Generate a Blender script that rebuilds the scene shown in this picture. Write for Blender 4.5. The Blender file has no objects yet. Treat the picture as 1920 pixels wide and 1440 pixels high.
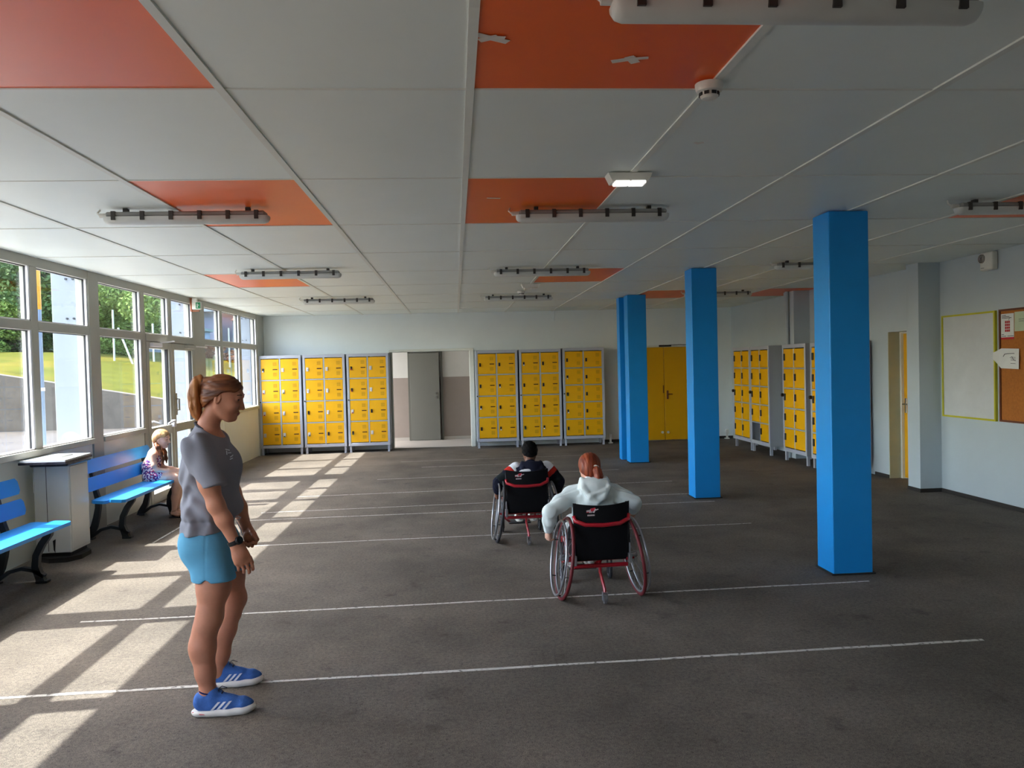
import bpy, bmesh, math, random
import numpy as np
from mathutils import Vector, Matrix

random.seed(7)
rng = np.random.default_rng(11)
SC = bpy.context.scene
COL = SC.collection

# ------------------------------------------------------------------ camera
FPX, YAW, PITCH, ROLL = 1450.0, 0.07254, -0.02445, -0.02482
fwd = Vector((math.sin(YAW)*math.cos(PITCH), math.cos(YAW)*math.cos(PITCH), math.sin(PITCH)))
rt = Vector((math.cos(YAW), -math.sin(YAW), 0)); up = rt.cross(fwd)
r2 = math.cos(ROLL)*rt + math.sin(ROLL)*up; u2 = -math.sin(ROLL)*rt + math.cos(ROLL)*up
cam = bpy.data.cameras.new('camera'); camo = bpy.data.objects.new('camera', cam); COL.objects.link(camo)
cam.sensor_fit = 'HORIZONTAL'; cam.sensor_width = 36.0; cam.lens = 36.0*FPX/1920.0
cam.clip_start = 0.05; cam.clip_end = 500
mw = Matrix.Identity(4)
for i in range(3):
    mw[i][0] = r2[i]; mw[i][1] = u2[i]; mw[i][2] = -fwd[i]
mw[0][3], mw[1][3], mw[2][3] = 0, 0, 1.65
camo.matrix_world = mw
SC.camera = camo

# ------------------------------------------------------------------ sky, sun, exposure
SKY_STRENGTH, SUN_STRENGTH, EXPOSURE = 0.345, 2.9, 2.5
w = bpy.data.worlds.new('sky'); SC.world = w; w.use_nodes = True
nt = w.node_tree; nt.nodes.clear()
sky = nt.nodes.new('ShaderNodeTexSky'); sky.sky_type = 'NISHITA'; sky.sun_disc = False
sky.sun_elevation = math.radians(51); sky.sun_rotation = math.radians(267); sky.air_density = 1.0; sky.dust_density = 2.5; sky.ozone_density = 1.0
bg = nt.nodes.new('ShaderNodeBackground'); bg.inputs['Strength'].default_value = SKY_STRENGTH
wo = nt.nodes.new('ShaderNodeOutputWorld')
nt.links.new(sky.outputs['Color'], bg.inputs['Color']); nt.links.new(bg.outputs['Background'], wo.inputs['Surface'])
sl = bpy.data.lights.new('sun', 'SUN'); sl.energy = SUN_STRENGTH; sl.angle = math.radians(0.55); sl.color = (1.0, 0.985, 0.95)
so = bpy.data.objects.new('sun', sl); COL.objects.link(so); so.location = (-20, -2, 25)
so.rotation_euler = Vector((0.80, 0.05, -1.0)).to_track_quat('-Z', 'Y').to_euler()
vs = SC.view_settings; vs.view_transform = 'Standard'; vs.look = 'None'; vs.exposure = EXPOSURE; vs.gamma = 1.0
vs.use_curve_mapping = False
try:
    SC.cycles.use_denoising = True
    SC.cycles.max_bounces = 14; SC.cycles.diffuse_bounces = 8; SC.cycles.transparent_max_bounces = 24
    SC.cycles.sample_clamp_indirect = 6.0
except Exception:
    pass

# ------------------------------------------------------------------ material helpers
def lin(c):
    return tuple(((v/255)/12.92 if v/255 <= 0.04045 else ((v/255+0.055)/1.055)**2.4) for v in c)
MATS = {}
def M(name, col, rough=0.6, spec=0.5, metal=0.0, var=0.06, vs=4.0, bump=0.0, bs=150.0, coat=0.0, stretch=None, col2=None, c2lo=0.55, c2hi=0.62, c2s=3.0):
    m = bpy.data.materials.new(name); m.use_nodes = True; n = m.node_tree; b = n.nodes['Principled BSDF']
    b.inputs['Roughness'].default_value = rough; b.inputs['Specular IOR Level'].default_value = spec
    b.inputs['Metallic'].default_value = metal
    if coat: b.inputs['Coat Weight'].default_value = coat; b.inputs['Coat Roughness'].default_value = 0.25
    tc = n.nodes.new('ShaderNodeTexCoord'); src = tc.outputs['Object']
    if stretch:
        mp = n.nodes.new('ShaderNodeMapping'); mp.inputs['Scale'].default_value = stretch
        n.links.new(src, mp.inputs['Vector']); src = mp.outputs['Vector']
    L = lin(col)
    no = n.nodes.new('ShaderNodeTexNoise'); no.inputs['Scale'].default_value = vs; no.inputs['Detail'].default_value = 6; no.inputs['Roughness'].default_value = 0.65
    n.links.new(src, no.inputs['Vector'])
    cr = n.nodes.new('ShaderNodeValToRGB')
    cr.color_ramp.elements[0].position = 0.3; cr.color_ramp.elements[1].position = 0.7
    cr.color_ramp.elements[0].color = tuple(max(0, v*(1-var)) for v in L)+(1,)
    cr.color_ramp.elements[1].color = tuple(min(1, v*(1+var)) for v in L)+(1,)
    n.links.new(no.outputs['Fac'], cr.inputs['Fac']); out = cr.outputs['Color']
    if col2 is not None:
        n2 = n.nodes.new('ShaderNodeTexNoise'); n2.inputs['Scale'].default_value = c2s; n2.inputs['Detail'].default_value = 8
        n.links.new(src, n2.inputs['Vector'])
        r2_ = n.nodes.new('ShaderNodeValToRGB'); r2_.color_ramp.elements[0].position = c2lo; r2_.color_ramp.elements[1].position = c2hi
        n.links.new(n2.outputs['Fac'], r2_.inputs['Fac'])
        mx = n.nodes.new('ShaderNodeMix'); mx.data_type = 'RGBA'
        n.links.new(r2_.outputs['Color'], mx.inputs['Factor']); n.links.new(out, mx.inputs[6]); mx.inputs[7].default_value = lin(col2)+(1,)
        out = mx.outputs[2]
    n.links.new(out, b.inputs['Base Color'])
    if bump:
        nb = n.nodes.new('ShaderNodeTexNoise'); nb.inputs['Scale'].default_value = bs; nb.inputs['Detail'].default_value = 4
        n.links.new(src, nb.inputs['Vector'])
        bp = n.nodes.new('ShaderNodeBump'); bp.inputs['Strength'].default_value = bump; bp.inputs['Distance'].default_value = 0.01
        n.links.new(nb.outputs['Fac'], bp.inputs['Height']); n.links.new(bp.outputs['Normal'], b.inputs['Normal'])
    MATS[name] = m
    return m

def glass_mat(name, tint=(251, 253, 252)):
    m = bpy.data.materials.new(name); m.use_nodes = True; n = m.node_tree; n.nodes.clear()
    o = n.nodes.new('ShaderNodeOutputMaterial'); mix = n.nodes.new('ShaderNodeMixShader')
    tr = n.nodes.new('ShaderNodeBsdfTransparent'); gl = n.nodes.new('ShaderNodeBsdfGlossy'); lw = n.nodes.new('ShaderNodeLayerWeight'); lw.inputs['Blend'].default_value = 0.5
    pw = n.nodes.new('ShaderNodeMath'); pw.operation = 'POWER'; pw.inputs[1].default_value = 5.0
    fr = n.nodes.new('ShaderNodeMath'); fr.operation = 'MULTIPLY_ADD'; fr.inputs[1].default_value = 0.6; fr.inputs[2].default_value = 0.03
    n.links.new(lw.outputs['Facing'], pw.inputs[0]); n.links.new(pw.outputs[0], fr.inputs[0]); tr.inputs['Color'].default_value = lin(tint)+(1,); gl.inputs['Roughness'].default_value = 0.02
    n.links.new(fr.outputs[0], mix.inputs['Fac']); n.links.new(tr.outputs[0], mix.inputs[1]); n.links.new(gl.outputs[0], mix.inputs[2])
    n.links.new(mix.outputs[0], o.inputs['Surface']); MATS[name] = m
    return m

def asphalt_mat(name, c1, c2, speck=260.0, bump=0.5, stain=True):
    m = bpy.data.materials.new(name); m.use_nodes = True; n = m.node_tree; b = n.nodes['Principled BSDF']
    b.inputs['Roughness'].default_value = 0.82; b.inputs['Specular IOR Level'].default_value = 0.3
    tc = n.nodes.new('ShaderNodeTexCoord')
    def noise(s, d=4, r=0.6):
        x = n.nodes.new('ShaderNodeTexNoise'); x.inputs['Scale'].default_value = s; x.inputs['Detail'].default_value = d; x.inputs['Roughness'].default_value = r
        n.links.new(tc.outputs['Object'], x.inputs['Vector']); return x
    def ramp(x, a, ca, bb, cb):
        r = n.nodes.new('ShaderNodeValToRGB'); e = r.color_ramp.elements
        e[0].position = a; e[0].color = ca+(1,); e[1].position = bb; e[1].color = cb+(1,)
        n.links.new(x.outputs[0], r.inputs['Fac']); return r
    def mixc(kind, f, a, bcol):
        x = n.nodes.new('ShaderNodeMix'); x.data_type = 'RGBA'; x.blend_type = kind; x.inputs['Factor'].default_value = f
        n.links.new(a, x.inputs[6]); n.links.new(bcol, x.inputs[7]); return x.outputs[2]
    base = ramp(noise(0.9, 8, 0.65), 0.35, lin(c1), 0.68, lin(c2)).outputs[0]
    sp = ramp(noise(speck, 3, 0.7), 0.34, (0.30, 0.30, 0.30), 0.66, (1.55, 1.5, 1.45)).outputs[0]
    out = mixc('MULTIPLY', 0.75, base, sp)
    sp2 = ramp(noise(45.0, 5, 0.7), 0.36, (0.62, 0.62, 0.62), 0.62, (1.2, 1.2, 1.2)).outputs[0]
    out = mixc('MULTIPLY', 0.7, out, sp2)
    pit = ramp(noise(78.0, 2, 0.5), 0.30, (0.25, 0.25, 0.25), 0.37, (1, 1, 1)).outputs[0]
    out = mixc('MULTIPLY', 0.75, out, pit)
    if stain:
        st = ramp(noise(5.0, 6, 0.6), 0.30, (0.5, 0.5, 0.5), 0.40, (1, 1, 1)).outputs[0]
        out = mixc('MULTIPLY', 0.6, out, st)
    n.links.new(out, b.inputs['Base Color'])
    bp = n.nodes.new('ShaderNodeBump'); bp.inputs['Strength'].default_value = bump; bp.inputs['Distance'].default_value = 0.006
    n.links.new(noise(speck*0.6, 4, 0.7).outputs[0], bp.inputs['Height']); n.links.new(bp.outputs[0], b.inputs['Normal'])
    MATS[name] = m
    return m

# ------------------------------------------------------------------ mesh helpers
class MB:
    def __init__(s): s.bm = bmesh.new()
    def box(s, x0, x1, y0, y1, z0, z1, bev=0.0, seg=1):
        r = bmesh.ops.create_cube(s.bm, size=1.0); vs_ = r['verts']
        for v in vs_:
            v.co = Vector(((x0+x1)/2+v.co.x*(x1-x0), (y0+y1)/2+v.co.y*(y1-y0), (z0+z1)/2+v.co.z*(z1-z0)))
        if bev > 0:
            es = list({e for v in vs_ for e in v.link_edges})
            bmesh.ops.bevel(s.bm, geom=es, offset=bev, segments=seg, affect='EDGES', profile=0.5)
        return s
    def obox(s, c, ax, ay, az, hx, hy, hz):
        r = bmesh.ops.create_cube(s.bm, size=2.0); c = Vector(c); ax = Vector(ax).normalized(); ay = Vector(ay).normalized(); az = Vector(az).normalized()
        for v in r['verts']:
            v.co = c + ax*(v.co.x*hx) + ay*(v.co.y*hy) + az*(v.co.z*hz)
        return s
    def cyl(s, a, b, r0, r1=None, n=14, caps=True):
        r1 = r0 if r1 is None else r1; a = Vector(a); b = Vector(b); d = (b-a).normalized()
        q = d.to_track_quat('Z', 'Y'); X = q @ Vector((1, 0, 0)); Y = q @ Vector((0, 1, 0))
        R0 = [s.bm.verts.new(a+(X*math.cos(t)+Y*math.sin(t))*r0) for t in [2*math.pi*i/n for i in range(n)]]
        R1 = [s.bm.verts.new(b+(X*math.cos(t)+Y*math.sin(t))*r1) for t in [2*math.pi*i/n for i in range(n)]]
        for i in range(n):
            s.bm.faces.new((R0[i], R0[(i+1) % n], R1[(i+1) % n], R1[i]))
        if caps:
            s.bm.faces.new(R0[::-1]); s.bm.faces.new(R1)
        return s
    def tube(s, pts, r, n=10, closed=False, caps=True):
        pts = [Vector(p) for p in pts]; m = len(pts); rr = r if isinstance(r, (list, tuple)) else [r]*m
        rings = []; prev = None
        for i, p in enumerate(pts):
            if closed: t = (pts[(i+1) % m]-pts[i-1]).normalized()
            else: t = (pts[min(i+1, m-1)]-pts[max(i-1, 0)]).normalized()
            if prev is None:
                a = Vector((0, 0, 1)) if abs(t.z) < 0.9 else Vector((1, 0, 0)); X = t.cross(a).normalized()
            else:
                X = (prev - t*prev.dot(t)).normalized()
            prev = X; Y = t.cross(X)
            rings.append([s.bm.verts.new(p+(X*math.cos(2*math.pi*k/n)+Y*math.sin(2*math.pi*k/n))*rr[i]) for k in range(n)])
        for i in range(m if closed else m-1):
            A = rings[i]; B = rings[(i+1) % m]
            for k in range(n):
                s.bm.faces.new((A[k], A[(k+1) % n], B[(k+1) % n], B[k]))
        if caps and not closed:
            s.bm.faces.new(rings[0][::-1]); s.bm.faces.new(rings[-1])
        return s
    def prism(s, poly, e0, e1, axis='z'):
        def P(u, v, e):
            return {'z': (u, v, e), 'y': (u, e, v), 'x': (e, u, v)}[axis]
        A = [s.bm.verts.new(P(u, v, e0)) for u, v in poly]; B = [s.bm.verts.new(P(u, v, e1)) for u, v in poly]; n = len(poly)
        s.bm.faces.new(A[::-1]); s.bm.faces.new(B)
        for i in range(n): s.bm.faces.new((A[i], A[(i+1) % n], B[(i+1) % n], B[i]))
        return s
    def lathe(s, prof, c=(0, 0, 0), n=20):
        c = Vector(c); rings = []
        for r, z in prof:
            rings.append([s.bm.verts.new(c+Vector((r*math.cos(2*math.pi*k/n), r*math.sin(2*math.pi*k/n), z))) for k in range(n)])
        for i in range(len(rings)-1):
            for k in range(n): s.bm.faces.new((rings[i][k], rings[i][(k+1) % n], rings[i+1][(k+1) % n], rings[i+1][k]))
        s.bm.faces.new(rings[0][::-1]); s.bm.faces.new(rings[-1])
        return s
    def sphere(s, c, r, sc=(1, 1, 1), u=14, v=9):
        x = bmesh.ops.create_uvsphere(s.bm, u_segments=u, v_segments=v, radius=1.0)
        for q in x['verts']: q.co = Vector((c[0]+q.co.x*r*sc[0], c[1]+q.co.y*r*sc[1], c[2]+q.co.z*r*sc[2]))
        return s
    def quad(s, pts): s.bm.faces.new([s.bm.verts.new(p) for p in pts]); return s
    def xform(s, mat): bmesh.ops.transform(s.bm, matrix=mat, verts=s.bm.verts); return s
    def mesh(s, name, mat=None, smooth=False, ang=35):
        bmesh.ops.recalc_face_normals(s.bm, faces=s.bm.faces)
        me = bpy.data.meshes.new(name); s.bm.to_mesh(me); s.bm.free()
        if mat is not None: me.materials.append(MATS[mat] if isinstance(mat, str) else mat)
        if smooth:
            me.shade_smooth()
            try: me.set_sharp_from_angle(angle=math.radians(ang))
            except Exception: pass
        return me

def link(name, me, parent=None, loc=None, rot=None):
    o = bpy.data.objects.new(name, me); COL.objects.link(o)
    if parent is not None: o.parent = parent
    if loc is not None: o.location = loc
    if rot is not None: o.rotation_euler = rot
    return o
def part(name, mb, mat, parent=None, smooth=False, label=None, ang=35, loc=None, rot=None):
    o = link(name, mb.mesh(name, mat, smooth, ang), parent, loc, rot)
    if label: o['label'] = label
    return o
def tag(o, label, cat, group=None, kind=None):
    o['label'] = label
    if cat: o['category'] = cat
    if group: o['group'] = group
    if kind: o['kind'] = kind
    return o
def thing(name, label, cat, loc=(0, 0, 0), rotz=0.0, group=None):
    o = link(name, None, None, loc, (0, 0, rotz)); o.empty_display_size = 0.1
    return tag(o, label, cat, group)
def struct(name, mb=None, mat=None, label=None, smooth=False, loc=None):
    o = part(name, mb, mat, None, smooth, loc=loc) if mb is not None else link(name, None, None, loc)
    o['kind'] = 'structure'
    if label: o['label'] = label
    return o
def copy_tree(o, parent=None):
    c = o.copy(); COL.objects.link(c); c.parent = parent
    for ch in list(o.children): copy_tree(ch, c)
    return c

# ------------------------------------------------------------------ signed-distance modelling of bodies and cloth
class SDF:
    def __init__(s, lo, hi, h):
        s.lo = np.array(lo, np.float32); s.h = h
        s.n = np.ceil((np.array(hi)-np.array(lo))/h).astype(int)+1
        s.F = np.full(tuple(s.n), 0.25, np.float32)
    def like(s):
        t = SDF.__new__(SDF); t.lo = s.lo; t.h = s.h; t.n = s.n; t.F = np.full(tuple(s.n), 0.25, np.float32); return t
    def _sub(s, lo, hi):
        a = np.clip(np.floor((np.array(lo)-s.lo)/s.h).astype(int), 0, s.n-1); b = np.clip(np.ceil((np.array(hi)-s.lo)/s.h).astype(int)+1, 1, s.n)
        if np.any(b <= a): return None, None
        g = [s.lo[i]+s.h*np.arange(a[i], b[i], dtype=np.float32) for i in range(3)]
        return tuple(slice(a[i], b[i]) for i in range(3)), np.meshgrid(*g, indexing='ij')
    def _mix(s, sl, d, k, op):
        F = s.F[sl]
        if op == 'u':
            if k > 0:
                hh = np.maximum(k-np.abs(F-d), 0)/k; s.F[sl] = np.minimum(F, d)-hh*hh*k*0.25
            else: s.F[sl] = np.minimum(F, d)
        else:
            d = -d
            if k > 0:
                hh = np.maximum(k-np.abs(F-d), 0)/k; s.F[sl] = np.maximum(F, d)+hh*hh*k*0.25
            else: s.F[sl] = np.maximum(F, d)
    def rc(s, a, b, ra, rb, k=0.02, sc=(1, 1, 1), op='u'):
        a = np.array(a, float); b = np.array(b, float); sc = np.array(sc, float); m = max(ra, rb)*sc.max()+k+0.03
        sl, P = s._sub(np.minimum(a, b)-m, np.maximum(a, b)+m)
        if sl is None: return s
        p = [(P[i]-a[i])/sc[i] for i in range(3)]; B = (b-a)/sc; L2 = max(float(B@B), 1e-9)
        t = np.clip((p[0]*B[0]+p[1]*B[1]+p[2]*B[2])/L2, 0, 1)
        d = np.sqrt((p[0]-t*B[0])**2+(p[1]-t*B[1])**2+(p[2]-t*B[2])**2)-(ra+(rb-ra)*t)
        s._mix(sl, (d*sc.min()).astype(np.float32), k, op); return s
    def chain(s, pts, rs, k=0.02, sc=(1, 1, 1)):
        for i in range(len(pts)-1): s.rc(pts[i], pts[i+1], rs[i], rs[i+1], k, sc)
        return s
    def ell(s, c, r, k=0.02, rot=None, op='u'):
        c = np.array(c, float); r = np.array(r, float); m = r.max()+k+0.03
        sl, P = s._sub(c-m, c+m)
        if sl is None: return s
        p = [P[i]-c[i] for i in range(3)]
        if rot is not None:
            R = np.array(Matrix.Rotation(rot[1], 3, rot[0])).T
            p = [R[i][0]*p[0]+R[i][1]*p[1]+R[i][2]*p[2] for i in range(3)]
        k0 = np.sqrt((p[0]/r[0])**2+(p[1]/r[1])**2+(p[2]/r[2])**2)+1e-6
        k1 = np.sqrt((p[0]/r[0]**2)**2+(p[1]/r[1]**2)**2+(p[2]/r[2]**2)**2)+1e-6
        s._mix(sl, (k0*(k0-1)/k1).astype(np.float32), k, op); return s
    def cut(s, pt, nrm, k=0.0):
        nrm = np.array(nrm, float); nrm /= np.linalg.norm(nrm); g = [s.lo[i]+s.h*np.arange(s.n[i], dtype=np.float32)-pt[i] for i in range(3)]
        d = g[0][:, None, None]*nrm[0]+g[1][None, :, None]*nrm[1]+g[2][None, None, :]*nrm[2]
        s.F = np.maximum(s.F, d.astype(np.float32)); return s
    def merge(s, o, k=0.0):
        s._mix(tuple(slice(None) for _ in range(3)), o.F, k, 'u'); return s
    def grid(s):
        return np.meshgrid(*[s.lo[i]+s.h*np.arange(s.n[i], dtype=np.float32) for i in range(3)], indexing='ij')
    def ripple(s, fn):
        near = np.abs(s.F) < 0.06
        idx = np.nonzero(near); p = [s.lo[i]+s.h*idx[i].astype(np.float32) for i in range(3)]
        s.F[idx] += fn(*p).astype(np.float32); return s
    def at(s, p):
        q = (np.array(p)-s.lo)/s.h; i = np.clip(np.floor(q).astype(int), 0, s.n-2); f = q-i; v = 0
        for dx in (0, 1):
            for dy in (0, 1):
                for dz in (0, 1):
                    v += s.F[i[0]+dx, i[1]+dy, i[2]+dz]*(f[0] if dx else 1-f[0])*(f[1] if dy else 1-f[1])*(f[2] if dz else 1-f[2])
        return v
    def march(s, p, d, step=0.002, maxd=0.6):
        p = np.array(p, float); d = np.array(d, float); t = 0
        while t < maxd:
            if s.at(p+d*t) < 0: return p+d*(t-0.0015)
            t += step
        return None
    def mesh(s, name, mat):
        F = s.F; F[0], F[-1] = 0.1, 0.1; F[:, 0], F[:, -1] = 0.1, 0.1; F[:, :, 0], F[:, :, -1] = 0.1, 0.1
        ins = F < 0; n = s.n-1
        cnt = np.zeros(tuple(n), np.int8)
        for dx in (0, 1):
            for dy in (0, 1):
                for dz in (0, 1):
                    cnt += ins[dx:dx+n[0], dy:dy+n[1], dz:dz+n[2]]
        cells = np.argwhere((cnt > 0) & (cnt < 8))
        idx = np.full(tuple(n), -1, np.int32); idx[cells[:, 0], cells[:, 1], cells[:, 2]] = np.arange(len(cells))
        acc = np.zeros((len(cells), 3)); num = np.zeros(len(cells))
        cs = [(0, 0, 0), (1, 0, 0), (0, 1, 0), (1, 1, 0), (0, 0, 1), (1, 0, 1), (0, 1, 1), (1, 1, 1)]
        for i in range(8):
            for ax in range(3):
                if cs[i][ax]: continue
                b = list(cs[i]); b[ax] = 1
                va = F[cells[:, 0]+cs[i][0], cells[:, 1]+cs[i][1], cells[:, 2]+cs[i][2]]; vb = F[cells[:, 0]+b[0], cells[:, 1]+b[1], cells[:, 2]+b[2]]
                x = (va < 0) != (vb < 0); t = np.where(x, va/np.where(va == vb, 1, va-vb), 0)
                pt = np.tile(np.array(cs[i], float), (len(cells), 1)); pt[:, ax] += t
                acc += pt*x[:, None]; num += x
        V = s.lo+s.h*(cells+acc/np.maximum(num, 1)[:, None])
        quads = []
        for ax in range(3):
            u, v = (ax+1) % 3, (ax+2) % 3
            A = [slice(1, -1)]*3; A[ax] = slice(0, -1); Bs = [slice(1, -1)]*3; Bs[ax] = slice(1, None)
            d = ins[tuple(A)] != ins[tuple(Bs)]; e = np.argwhere(d)
            off = np.ones(3, int); off[ax] = 0; e = e+off
            inside = ins[e[:, 0], e[:, 1], e[:, 2]]
            def c(du, dv):
                q = e.copy(); q[:, u] += du; q[:, v] += dv; return idx[q[:, 0], q[:, 1], q[:, 2]]
            q = np.stack([c(-1, -1), c(0, -1), c(0, 0), c(-1, 0)], 1)
            q[~inside] = q[~inside][:, ::-1]
            quads.append(q)
        Q = np.concatenate(quads); Q = Q[(Q >= 0).all(1)]
        me = bpy.data.meshes.new(name)
        me.vertices.add(len(V)); me.vertices.foreach_set('co', V.astype(np.float32).ravel())
        me.loops.add(Q.size); me.loops.foreach_set('vertex_index', Q.astype(np.int32).ravel())
        me.polygons.add(len(Q)); me.polygons.foreach_set('loop_start', (np.arange(len(Q))*4).astype(np.int32))
        try: me.polygons.foreach_set('loop_total', np.full(len(Q), 4, np.int32))
        except Exception: pass
        me.update(calc_edges=True); me.validate(); me.shade_smooth()
        me.materials.append(MATS[mat]); return me
# ------------------------------------------------------------------ materials
asphalt_mat('asphalt_floor', (93, 87, 80), (124, 116, 107), 230.0, 0.55)
asphalt_mat('yard_asphalt', (152, 148, 142), (176, 172, 166), 90.0, 0.3, False)
asphalt_mat('old_asphalt', (64, 60, 56), (80, 76, 72), 90.0, 0.3, False)
M('white_line', (206, 203, 196), 0.8, var=0.1, vs=30, col2=(110, 106, 100), c2lo=0.54, c2hi=0.66, c2s=38)
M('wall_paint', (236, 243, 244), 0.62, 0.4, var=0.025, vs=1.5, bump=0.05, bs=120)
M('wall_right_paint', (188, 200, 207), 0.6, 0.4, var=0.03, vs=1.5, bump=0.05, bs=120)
M('ceiling_grey', (232, 239, 234), 0.48, 0.45, var=0.02, vs=2.0)
M('ceiling_orange', (252, 108, 36), 0.36, 0.5, var=0.03, vs=2.0)
M('batten_white', (226, 228, 220), 0.5, var=0.03)
M('ceiling_void', (60, 60, 58), 0.9)
M('frame_grey', (168, 167, 156), 0.45, 0.45, var=0.03)
M('frame_side_white', (226, 224, 228), 0.45)
M('gasket_black', (22, 22, 26), 0.6)
M('apron_cream', (222, 224, 212), 0.4, 0.5, var=0.03, vs=2)
M('fin_white', (122, 130, 140), 0.5, var=0.03, vs=1.2)
M('bolt_dark', (50, 52, 58), 0.4, metal=0.6)
M('pillar_blue', (18, 146, 228), 0.42, 0.45, var=0.035, vs=3, bump=0.04, bs=60)
M('door_yellow', (232, 172, 0), 0.42, 0.5, var=0.03, vs=2)
M('door_grey', (104, 104, 96), 0.5, var=0.03)
M('corridor_white', (208, 206, 200), 0.7, var=0.03)
M('corridor_taupe', (150, 138, 130), 0.7, var=0.04)
M('corridor_tile', (186, 180, 172), 0.5, var=0.05)
M('jamb_beige', (176, 180, 158), 0.6)
M('chrome', (190, 190, 190), 0.25, metal=1.0)
M('brass_brown', (120, 70, 40), 0.4, metal=0.5)
M('black_plastic', (20, 20, 22), 0.45)
M('white_plastic', (226, 224, 218), 0.4)
M('skirting_dark', (44, 40, 38), 0.8)
M('rubber_black', (28, 28, 30), 0.75)
glass_mat('window_glass')

XL, XR, YB, YF, HC = -3.84, 5.80, 15.9, -8.0, 2.75

# ------------------------------------------------------------------ floor and its painted lines
floor = struct('floor', MB().box(XL-0.1, XR+0.6, YF-0.2, YB+0.05, -0.12, 0.0), 'asphalt_floor', 'worn grey-brown asphalt floor with painted cross lines')
for (ya, yb, x0, x1, wd) in [(4.13, 4.21, -3.70, 2.99, 0.030), (5.34, 5.43, -2.55, 2.985, 0.026), (7.43, 7.55, -2.6, 2.93, 0.022), (8.72, 8.81, -2.5, 2.98, 0.022),
                             (9.16, 9.39, -2.3, 2.91, 0.020), (10.22, 10.42, -2.1, 2.93, 0.022), (11.5, 11.76, -1.2, 2.47, 0.02), (12.75, 12.92, -0.6, 1.6, 0.02), (13.6, 13.75, -1.0, 2.3, 0.018)]:
    m = MB(); n = 24; sl_ = (yb-ya)/5.4; P0 = []; P1 = []
    for i in range(n+1):
        x = x0+(x1-x0)*i/n; y = ya+(x+2.4)*sl_+random.uniform(-.004, .004); h = wd/2*random.uniform(.8, 1.1)
        P0.append(m.bm.verts.new((x, y-h, 0.002))); P1.append(m.bm.verts.new((x, y+h, 0.002)))
    for i in range(n): m.bm.faces.new((P0[i], P0[i+1], P1[i+1], P1[i]))
    part('painted_line', m, 'white_line', floor)
# faint line running along the benches
m = MB(); m.box(-3.0, -2.98, 7.75, 8.7, 0.0, 0.002); part('painted_line', m, 'white_line', floor)

# ------------------------------------------------------------------ ceiling : slab, panels, battens
ceiling = struct('ceiling', MB().box(XL-0.2, XR+0.6, YF-0.2, YB+0.2, HC+0.03, HC+0.25), 'ceiling_void', 'panelled ceiling of pale grey boards with scattered orange ones')
GX = [-3.84]+[-2.811+0.966*i for i in range(9)]+[5.80]
GY = [YF]+[1.65+1.4513*(r-7) for r in range(1, 17)]+[YB]
GY = [g for g in GY if g == YF or g > YF+0.3]
orange = {(-1.845, 1.65), (0.087, 1.65), (-1.845, 4.553), (0.087, 4.553), (-2.811, 8.907), (1.053, 8.907), (3.951, 4.553), (2.985, 11.81), (4.917, 11.81), (-1.845, -1.25), (0.087, -1.25)}
pm = {}
for i in range(len(GX)-1):
    for j in range(len(GY)-1):
        x0, x1, y0, y1 = GX[i], GX[i+1], GY[j], GY[j+1]
        key = (round(x1-x0, 3), round(y1-y0, 3))
        org = any(abs(x0-a) < .02 and abs(y0-b) < .05 for a, b in orange)
        k2 = key+(org,)
        if k2 not in pm:
            pm[k2] = MB().box(0.006, key[0]-0.006, 0.004, key[1]-0.004, 0, 0.028).mesh('ceiling_panel', 'ceiling_orange' if org else 'ceiling_grey')
        o = link('ceiling_panel', pm[k2], ceiling, (x0, y0, HC+random.uniform(0, .0015)))
        if org: o['label'] = 'orange painted ceiling board'
for x in GX[1:-1]:
    part('ceiling_batten', MB().box(x-0.017, x+0.017, YF, YB, HC-0.007, HC+0.004), 'batten_white', ceiling)
for j, y in enumerate(GY[1:-1]):
    part('ceiling_joint', MB().box(XL, XR, y-0.006, y+0.006, HC-0.0035, HC+0.005), 'batten_white', ceiling)

# ------------------------------------------------------------------ back wall with doorway and double door opening
mb = MB()
DX0, DX1, DZ = -1.31, 0.31, 1.97
YX0, YX1, YZ = 3.46, 5.22, 1.95
mb.box(XL-0.1, DX0, YB, YB+0.2, 0, HC+0.03); mb.box(DX0, DX1, YB, YB+0.2, DZ, HC+0.03); mb.box(DX1, XR+0.4, YB, YB+0.2, 0, HC+0.03)
wall_back = struct('wall_back', mb, 'wall_paint', 'pale painted end wall behind the locker rows')
part('conduit', MB().cyl((2.06, YB-0.012, 2.55), (2.06, YB-0.012, 2.75), 0.008, n=8), 'wall_paint', wall_back)
trim1 = struct('trim_1', None, None, 'white frame around the open doorway'); 
part('jamb', MB().box(DX1-0.02, DX1+0.07, YB-0.05, YB+0.22, 0, DZ+0.02, 0.006), 'batten_white', trim1)
part('jamb', MB().box(DX0-0.03, DX0+0.02, YB-0.01, YB+0.22, 0, DZ+0.02, 0.006), 'frame_grey', trim1)
part('head', MB().box(DX0-0.03, DX1+0.07, YB-0.03, YB+0.22, DZ, DZ+0.05, 0.006), 'batten_white', trim1)
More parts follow.
